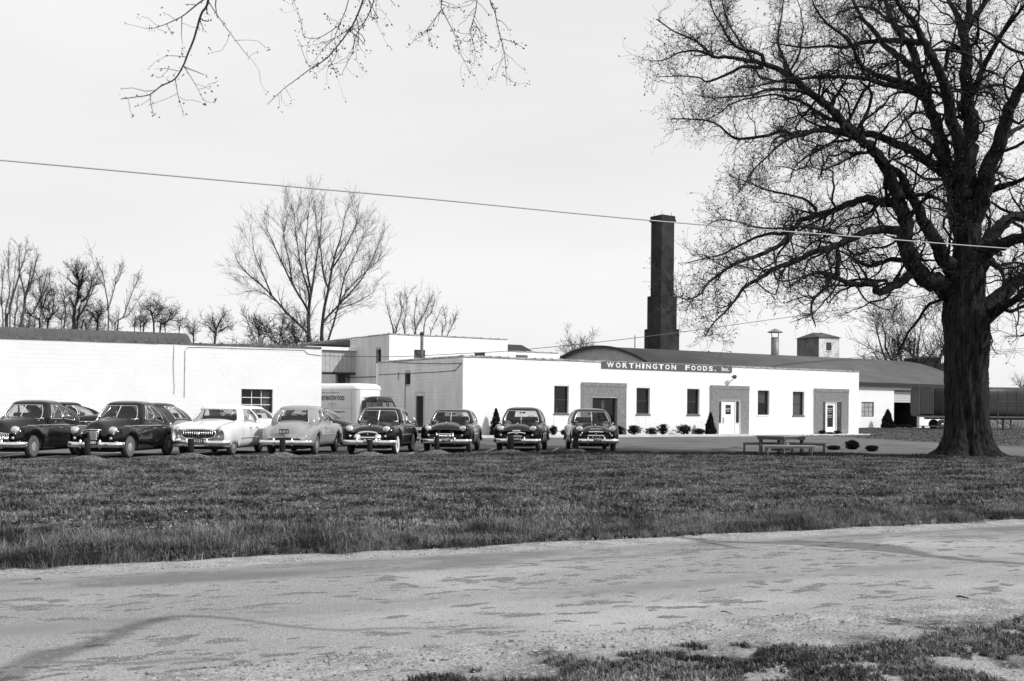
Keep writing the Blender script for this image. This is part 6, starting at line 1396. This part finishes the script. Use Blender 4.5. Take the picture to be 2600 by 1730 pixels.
B_S = [(z3([(960,-260),(940,-80),(922,0),(906,42),(892,70),(861,112),(836,142),(810,163),(782,180),(749,205),(717,229),(679,266)], .4, -.4), .013),
 (z3([(990,-200),(965,-60),(950,0),(931,47),(903,93),(896,131),(885,154),(868,187)], .6, .2), .010), (z3([(910,-160),(885,0),(861,65),(850,98),(857,131),(864,154)], .8, .6), .007), (z3([(850,98),(819,126),(787,173)], .6, .3), .005),
 (z3([(892,70),(857,93),(810,112),(759,117)], 0, .5), .005), (z3([(861,65),(810,96),(773,93),(766,61),(756,28),(745,0),(735,-60)], .7, .9), .005), (z3([(894,70),(903,121),(908,159),(931,189)]), .004), (z3([(908,35),(920,61),(926,80)]), .003), (z3([(836,142),(847,173),(857,191)]), .004), (z3([(931,47),(880,75),(861,75)]), .003), (z3([(955,0),(954,40),(950,58)], .6, .6), .003)]
hang(8.3, 0, B_S, 1.0, 75, .26)
C_S = [(z3([(1118,-180),(1120,0),(1122,23),(1148,75),(1160,103),(1169,135),(1183,163),(1195,191)], .5, .2), .008), (z3([(1122,23),(1099,56),(1083,77),(1057,100),(1034,121)], .4, .2), .006), (z3([(1083,77),(1092,103),(1099,119)]), .004),
 (z3([(1215,-150),(1211,0),(1202,51),(1195,79),(1200,103),(1207,135),(1202,168)], 0, .3), .007), (z3([(1202,51),(1221,89),(1221,121),(1225,149)], .1, .1), .005), (z3([(1225,-120),(1244,0),(1256,28),(1263,65),(1272,98),(1281,140),(1284,177),(1287,219)], -.2, .2), .009),
 (z3([(1272,98),(1300,107),(1330,122)]), .005), (z3([(1122,12),(1146,19),(1169,20)]), .004), (z3([(1160,103),(1180,105),(1200,108)]), .004)]
hang(9.2, 0, C_S, 1.0, 70, .26)
TB_ = Vector((18.5, 2.0, 0)); sh = thing('roadside_tree', 'tree beyond the right picture edge whose limb shades the road', 'tree', TB_)
MB().tube([(0, 0, -.1), (0, 0, 3), (.1, .1, 6.0), (.2, .2, 8.4)], [.3, .24, .2, .08], 10).build('trunk', BARK2, sh, smooth=True)
s2 = [shadow_pt(px, py, h*.72) for px, py, h in [(2760, 1452, 7.6), (2600, 1435, 7.6), (2431, 1423, 7.6), (2293, 1406, 7.6), (2127, 1392, 7.6), (1989, 1384, 7.6), (1852, 1379, 7.6), (1741, 1370, 7.6), (1642, 1359, 7.6), (1565, 1343, 7.6)]]
nbranch(sh, TB_, [TB_+Vector((.1, .1, 5.0))]+s2, [.14, .11, .10, .095, .09, .085, .08, .07, .06, .055, .04], BARK2)
s3 = [shadow_pt(px, py, 5.6) for px, py in [(2330, 1409), (2240, 1394), (2150, 1385), (2080, 1381), (1990, 1380), (1940, 1384)]]
nbranch(sh, TB_, s3, [.07, .19, .24, .22, .15, .06], BARK2, jit=.3)
s4 = [shadow_pt(px, py, 5.4) for px, py in [(1741, 1371), (1800, 1381), (1852, 1392), (1907, 1398)]]
nbranch(sh, TB_, s4, [.05, .05, .045, .02], BARK2)
# ------------------------------------------------------------------ grass
def grass_mat(name, a, b, patch):
    m = bpy.data.materials.new(name); m.use_nodes = True; t = m.node_tree; p = t.nodes['Principled BSDF']; p.inputs['Roughness'].default_value = .7; p.inputs['Specular IOR Level'].default_value = .1
    oi = t.nodes.new('ShaderNodeObjectInfo'); g = t.nodes.new('ShaderNodeNewGeometry'); nz = t.nodes.new('ShaderNodeTexNoise'); nz.inputs['Scale'].default_value = patch; nz.inputs['Detail'].default_value = 5
    t.links.new(g.outputs['Position'], nz.inputs['Vector'])
    s_ = math_node(t, 'ADD', math_node(t, 'MULTIPLY', oi.outputs['Random'], .34), nz.outputs[0])
    r_ = t.nodes.new('ShaderNodeMapRange'); r_.inputs[1].default_value = .54; r_.inputs[2].default_value = .92; r_.inputs[3].default_value = a; r_.inputs[4].default_value = b; t.links.new(s_, r_.inputs[0])
    t.links.new(r_.outputs[0], p.inputs['Base Color']); return m
GM = grass_mat('grass_blade', .028, .30, .9); GL = grass_mat('long_grass_blade', .028, .30, 1.4)
def tuft(name, nb, h, w, lean, m, seed):
    r_ = np.random.default_rng(seed); mb = MB()
    for i in range(nb):
        a_ = r_.uniform(0, 2*math.pi); q = r_.uniform(0, .5)*h; x, y = q*math.cos(a_), q*math.sin(a_); b = r_.uniform(0, 2*math.pi); l_ = r_.uniform(.1, 1)*lean; hh = h*r_.uniform(.5, 1.1)
        dx, dy = math.cos(b), math.sin(b); nx, ny = -dy*w/2, dx*w/2; P0 = (x, y, 0); P1 = (x+dx*l_*hh*.3, y+dy*l_*hh*.3, hh*.6); P2 = (x+dx*l_*hh, y+dy*l_*hh, hh*(1-.3*l_))
        mb.add([(P0[0]-nx, P0[1]-ny, 0), (P0[0]+nx, P0[1]+ny, 0), (P1[0]+nx*.8, P1[1]+ny*.8, P1[2]), (P1[0]-nx*.8, P1[1]-ny*.8, P1[2]), P2], [(0, 1, 2, 3), (3, 2, 4)])
    me = mb.build(name, m, mesh_only=True); return bpy.data.objects.new(name, me)
def scatter(name, label, pts, scl, tufts):
    n = len(pts); me = bpy.data.meshes.new(name); me.vertices.add(n); me.vertices.foreach_set('co', np.ascontiguousarray(pts, np.float32).ravel())
    at = me.attributes.new('rot', 'FLOAT_VECTOR', 'POINT'); rot = np.stack([rng.normal(size=n)*.12, rng.normal(size=n)*.12, rng.uniform(0, 6.28, n)], 1); at.data.foreach_set('vector', rot.astype(np.float32).ravel())
    at = me.attributes.new('scl', 'FLOAT_VECTOR', 'POINT'); at.data.foreach_set('vector', np.ascontiguousarray(scl, np.float32).ravel())
    at = me.attributes.new('kindno', 'INT', 'POINT'); at.data.foreach_set('value', rng.integers(0, len(tufts), n).astype(np.int32))
    o = link(name, me, None, 'stuff'); tag(o, label, 'grass')
    ng = bpy.data.node_groups.new(name, 'GeometryNodeTree'); ng.interface.new_socket('Geometry', in_out='INPUT', socket_type='NodeSocketGeometry'); ng.interface.new_socket('Geometry', in_out='OUTPUT', socket_type='NodeSocketGeometry')
    N = ng.nodes; Lk = ng.links; gi = N.new('NodeGroupInput'); go = N.new('NodeGroupOutput'); jn = N.new('GeometryNodeJoinGeometry')
    def attr(nm, dt): a_ = N.new('GeometryNodeInputNamedAttribute'); a_.data_type = dt; a_.inputs[0].default_value = nm; return a_.outputs[0]
    ar, asl, ak = attr('rot', 'FLOAT_VECTOR'), attr('scl', 'FLOAT_VECTOR'), attr('kindno', 'INT')
    for i, tf in enumerate(tufts):
        oi = N.new('GeometryNodeObjectInfo'); oi.inputs['Object'].default_value = tf; oi.inputs['As Instance'].default_value = True
        ip = N.new('GeometryNodeInstanceOnPoints'); cp = N.new('FunctionNodeCompare'); cp.data_type = 'INT'; cp.operation = 'EQUAL'; Lk.new(ak, cp.inputs[2]); cp.inputs[3].default_value = i
        Lk.new(gi.outputs[0], ip.inputs['Points']); Lk.new(cp.outputs[0], ip.inputs['Selection']); Lk.new(oi.outputs['Geometry'], ip.inputs['Instance']); Lk.new(ar, ip.inputs['Rotation']); Lk.new(asl, ip.inputs['Scale']); Lk.new(ip.outputs[0], jn.inputs[0])
    Lk.new(jn.outputs[0], go.inputs[0]); md = o.modifiers.new('scatter', 'NODES'); md.node_group = ng; return o
short = [tuft('grass_tuft', 13, .060, .007, 1.1, GM, s) for s in (1, 2, 3)]
long_ = [tuft('long_grass_tuft', 12, .30, .008, 1.1, GL, s) for s in (4, 5, 6)]
rng = np.random.default_rng(17)
def vnoise(x, y, f, seed=0):
    "smooth value noise"
    r_ = np.random.default_rng(seed); T = r_.random((64, 64)); x, y = x*f, y*f; xi, yi = np.floor(x).astype(int), np.floor(y).astype(int); fx_, fy = x-xi, y-yi; fx_, fy = fx_*fx_*(3-2*fx_), fy*fy*(3-2*fy)
    g_ = lambda a, b: T[a % 64, b % 64]; return (g_(xi, yi)*(1-fx_)+g_(xi+1, yi)*fx_)*(1-fy)+(g_(xi, yi+1)*(1-fx_)+g_(xi+1, yi+1)*fx_)*fy
ex = np.array([p.x for p in edge]); ey = np.array([p.y for p in edge])
def nroad(x, y): return -x*math.sin(RA)+y*math.cos(RA)
n = 150000; D_ = 11.5+(47-11.5)*rng.random(n)**1.0; X_ = (rng.random(n)*2-1)*(D_*.47+1.5)
ok = (nroad(X_, D_) > 11.85+.15*np.sin(X_*2)) & (D_ < np.interp(X_, ex, ey)-.03+.18*vnoise(X_, D_, 1.7, 5)) 
X_, D_ = X_[ok], D_[ok]; nn = nroad(X_, D_)-11.9
dens = vnoise(X_, D_, .8, 1)*.5+vnoise(X_, D_, 2.6, 2)*.5; kp = rng.random(len(X_)) < np.clip(.25+1.2*dens, 0, 1); X_, D_, dens, nn = X_[kp], D_[kp], dens[kp], nn[kp]
s_ = (.55+1.3*dens*dens+.25*rng.random(len(X_)))*np.where(nn < 3.5, 1.35, 1.)*(.8+.5*vnoise(X_, D_, .33, 9))
scatter('lawn_grass', 'short patchy grass covering the lawn between road and parked cars', np.stack([X_, D_, np.full(len(X_), .003)], 1), np.stack([s_, s_, s_*rng.uniform(.7, 1.3, len(s_))], 1), short)
n = 42000; T_ = rng.uniform(-14, 22, n); W_ = rng.random(n)**1.5*2.6; eo = 11.72+.5*(vnoise(T_, T_*0+3, 1.6, 91)-.4)+.25*(vnoise(T_, T_*0+7, 5., 92)-.5)+.15*rng.random(n); X_ = T_*math.cos(RA)-(eo+W_)*math.sin(RA); D_ = T_*math.sin(RA)+(eo+W_)*math.cos(RA)
fr = vnoise(T_, W_, .8, 3); lim = 1.0+1.4*vnoise(T_, T_*0, .35, 4)+np.clip(-(T_-2)*.06, 0, .8); kp = (W_ < lim) & (rng.random(n) < .35+.8*fr) & (np.abs(X_) < D_*.47+1) & (D_ > 8)
X_, D_, W_, fr, T_ = X_[kp], D_[kp], W_[kp], fr[kp], T_[kp]; s_ = (.25+.75*fr+.55*vnoise(T_, W_, 2.3, 44)*rng.random(len(T_)))*np.clip((W_+.1)/.4, .4, 1)*np.clip(1.05-T_*.035, .35, 1.15)
scatter('roadside_grass', 'long unmown grass fringe along the far side of the road', np.stack([X_, D_, np.full(len(X_), .003)], 1), np.stack([s_, s_, s_], 1), long_)
n = 80000; X_ = rng.uniform(-4.5, 6.5, n); D_ = rng.uniform(3.5, 9.5, n); nn = nroad(X_, D_); cl = vnoise(X_, D_, 1.3, 7)*.4+vnoise(X_, D_, 3.6, 8)*.35+vnoise(X_, D_, 9., 18)*.25; edge_n = 6.25+.2*np.sin(X_*1.7)-.5*vnoise(X_, D_, .9, 31)
kp = (nn < edge_n) & (cl > .47+.03*np.clip((nn-5.4)/.8, 0, 1)-.01*(X_ > 1.5)-.03*(X_ < 0)) & (np.abs(X_) < D_*.48+.3); X_, D_, cl = X_[kp], D_[kp], cl[kp]; s_ = .40+2.4*(cl-.45)+.35*rng.random(len(X_))
scatter('verge_grass', 'scattered grass clumps on the bare verge in the near foreground', np.stack([X_, D_, np.full(len(X_), .005)], 1), np.stack([s_, s_, s_], 1), short)
n = 26000; X_ = rng.uniform(20, 75, n); D_ = rng.uniform(60, 130, n); py_ = HZ+FPX*EYE/D_; kp = (X_ < D_*.47) & (X_ > D_*.24); X_, D_ = X_[kp], D_[kp]
lotD = np.array([FPX*EYE/(np.interp(1300+x/d*FPX, [2120, 2200, 2300, 2389, 2420, 2560, 2750], [1109, 1113.5, 1120, 1124.5, 1128, 1134, 1136])-.0088*(x/d*FPX)-HZ) for x, d in zip(X_, D_)])
t_ = (X_-BF.o.x)*BF.v.x+(D_-BF.o.y)*BF.v.y; kp = (D_ > lotD+.3) & (t_ < -.2); X_, D_ = X_[kp], D_[kp]
s_ = rng.uniform(.8, 1.8, len(X_)); scatter('side_lawn_grass', 'rough grass between the lot and the loading door', np.stack([X_, D_, np.full(len(X_), .01)], 1), np.stack([s_, s_, s_], 1), short)
rng = np.random.default_rng(71)
def flecks(name, label, X, D, size, m, lift):
    n = len(X); c = np.stack([X, D, np.full(n, lift)+rng.random(n)*.02], 1); a_ = unit(rng.normal(size=(n, 3))*np.array([1, 1, .35])); b_ = unit(np.cross(a_, rng.normal(size=(n, 3)))); s1 = size*rng.uniform(.4, 1.3, (n, 1))
    V = np.stack([c-a_*s1, c-b_*s1*.35, c+a_*s1, c+b_*s1*.35], 1).reshape(-1, 3); o = link(name, np_mesh(name, V, np.arange(n*4).reshape(-1, 4), m), None, 'stuff'); tag(o, label, 'litter')
n = 26000; D_ = rng.uniform(12, 46, n); X_ = (rng.random(n)*2-1)*(D_*.47+1); ok = (nroad(X_, D_) > 12.1) & (D_ < np.interp(X_, ex, ey)) & (vnoise(X_, D_, 1.1, 61)*.6+vnoise(X_, D_, 4., 62)*.4 > .46); flecks('dry_litter', 'dry pale leaves and straw lying in the lawn', X_[ok], D_[ok], .024, mat('dry_leaf', .36, .9, c2=.2, vs=3), .03)
n = 5000; X_ = rng.uniform(-4, 6, n); D_ = rng.uniform(5.5, 9.5, n); ok = nroad(X_, D_) < 6.8; flecks('verge_litter', 'dead leaf scraps on the near verge', X_[ok], D_[ok], .014, mat('dark_leaf', .16, .9, c2=.40, vs=9), .008)
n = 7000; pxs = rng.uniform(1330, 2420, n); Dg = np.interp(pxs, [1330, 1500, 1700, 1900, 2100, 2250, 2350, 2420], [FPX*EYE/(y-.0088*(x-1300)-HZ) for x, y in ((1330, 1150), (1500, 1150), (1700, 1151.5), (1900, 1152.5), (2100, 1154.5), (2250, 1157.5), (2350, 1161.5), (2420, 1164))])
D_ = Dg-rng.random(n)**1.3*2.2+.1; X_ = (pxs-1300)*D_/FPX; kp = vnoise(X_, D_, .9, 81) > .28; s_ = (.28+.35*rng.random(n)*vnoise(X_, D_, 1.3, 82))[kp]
scatter('lot_edge_grass', 'longer dark grass along the lot edge, oak shade put into its colour', np.stack([X_[kp], D_[kp], np.full(kp.sum(), .003)], 1), np.stack([s_, s_, s_], 1), [tuft('shaded_grass_tuft', 14, .30, .010, 1.0, mat('shaded_blade', .022, .9, c2=.05, vs=1, spec=.05), 9), tuft('shaded_grass_tuft', 14, .26, .010, 1.1, MATS['shaded_blade'], 10)])  # dark grass; shade of the oak trunk and limbs goes into the blade colour
# stones, crumbs and sticks
def crumbs(name, n, n0, n1, size, m, t0=-12, t1=18, spread=.12, label=''):
    V = []; F = []
    for i in range(n):
        t = rng.uniform(t0, t1); nn_ = rng.uniform(n0, n1); x, y = RD(t, nn_); s = size*rng.uniform(.3, 1.4); o = len(V); M = Matrix.Rotation(rng.uniform(0, 6.28), 3, Vector(rng.normal(size=3)).normalized())
        for v in ((1, 0, 0), (-1, 0, 0), (0, .8, 0), (0, -.8, 0), (0, 0, .5), (0, 0, -.5)): V.append(tuple(Vector((x, y, .017+s*.15))+M@(Vector(v)*s*rng.uniform(.6, 1.1))))
        for f in ((0, 2, 4), (2, 1, 4), (1, 3, 4), (3, 0, 4), (2, 0, 5), (1, 2, 5), (3, 1, 5), (0, 3, 5)): F.append(tuple(o+j for j in f))
    o = link(name, np_mesh(name, np.array(V), np.array(F), m), None, 'stuff'); return tag(o, label, 'stones')
crumbs('broken_asphalt', 700, 6.40, 6.90, .017, mat('asphalt_crumb', .34, .95, c2=.14, vs=30), -4, 6, label='broken asphalt crumbs along the near road edge')
crumbs('loose_gravel', 2600, 5.2, 6.9, .009, STONE, -4, 7, label='loose gravel between the road and the verge grass')
crumbs('shoulder_gravel', 1600, 11.2, 11.95, .014, STONE, -10, 20, label='loose gravel at the far road edge under the long grass')
for (x0, y0, x1, y1, r_, l_) in ((90, 1472, 106, 1471, .006, 'short dark stick on the road at the far left'), (2428, 1515, 2460, 1520, .008, 'dark stick lying on the gravel at the right'), (2054, 1578, 2092, 1569, .007, 'pale flat stick near the broken road edge'), (1830, 1553, 1860, 1560, .004, 'thin twig on the verge dirt')):
    a_, b_ = G(x0, y0, .03), G(x1, y1, .03); md_ = (a_+b_)/2; q, rr = smooth_path([a_-md_, (a_-md_)*.2+Vector((0, .02, .005)), b_-md_], [r_, r_*1.1, r_*.6], 3)
    tag(MB().tube(q, rr, 6).build('fallen_stick', BARK2 if 'pale' not in l_ else STONE), l_, 'stick', 'sticks on the road and verge').location = md_
n = 900; th = rng.uniform(0, 2*np.pi, n); q = rng.uniform(1.0, 1.9, n); X_ = ob.x+q*np.cos(th)*1.15; D_ = OD+q*np.sin(th)-.1; s_ = rng.uniform(.8, 1.9, n)
scatter('trunk_foot_grass', 'longer grass growing round the foot of the oak', np.stack([X_, D_, np.full(n, .0)], 1), np.stack([s_, s_, s_], 1), short)
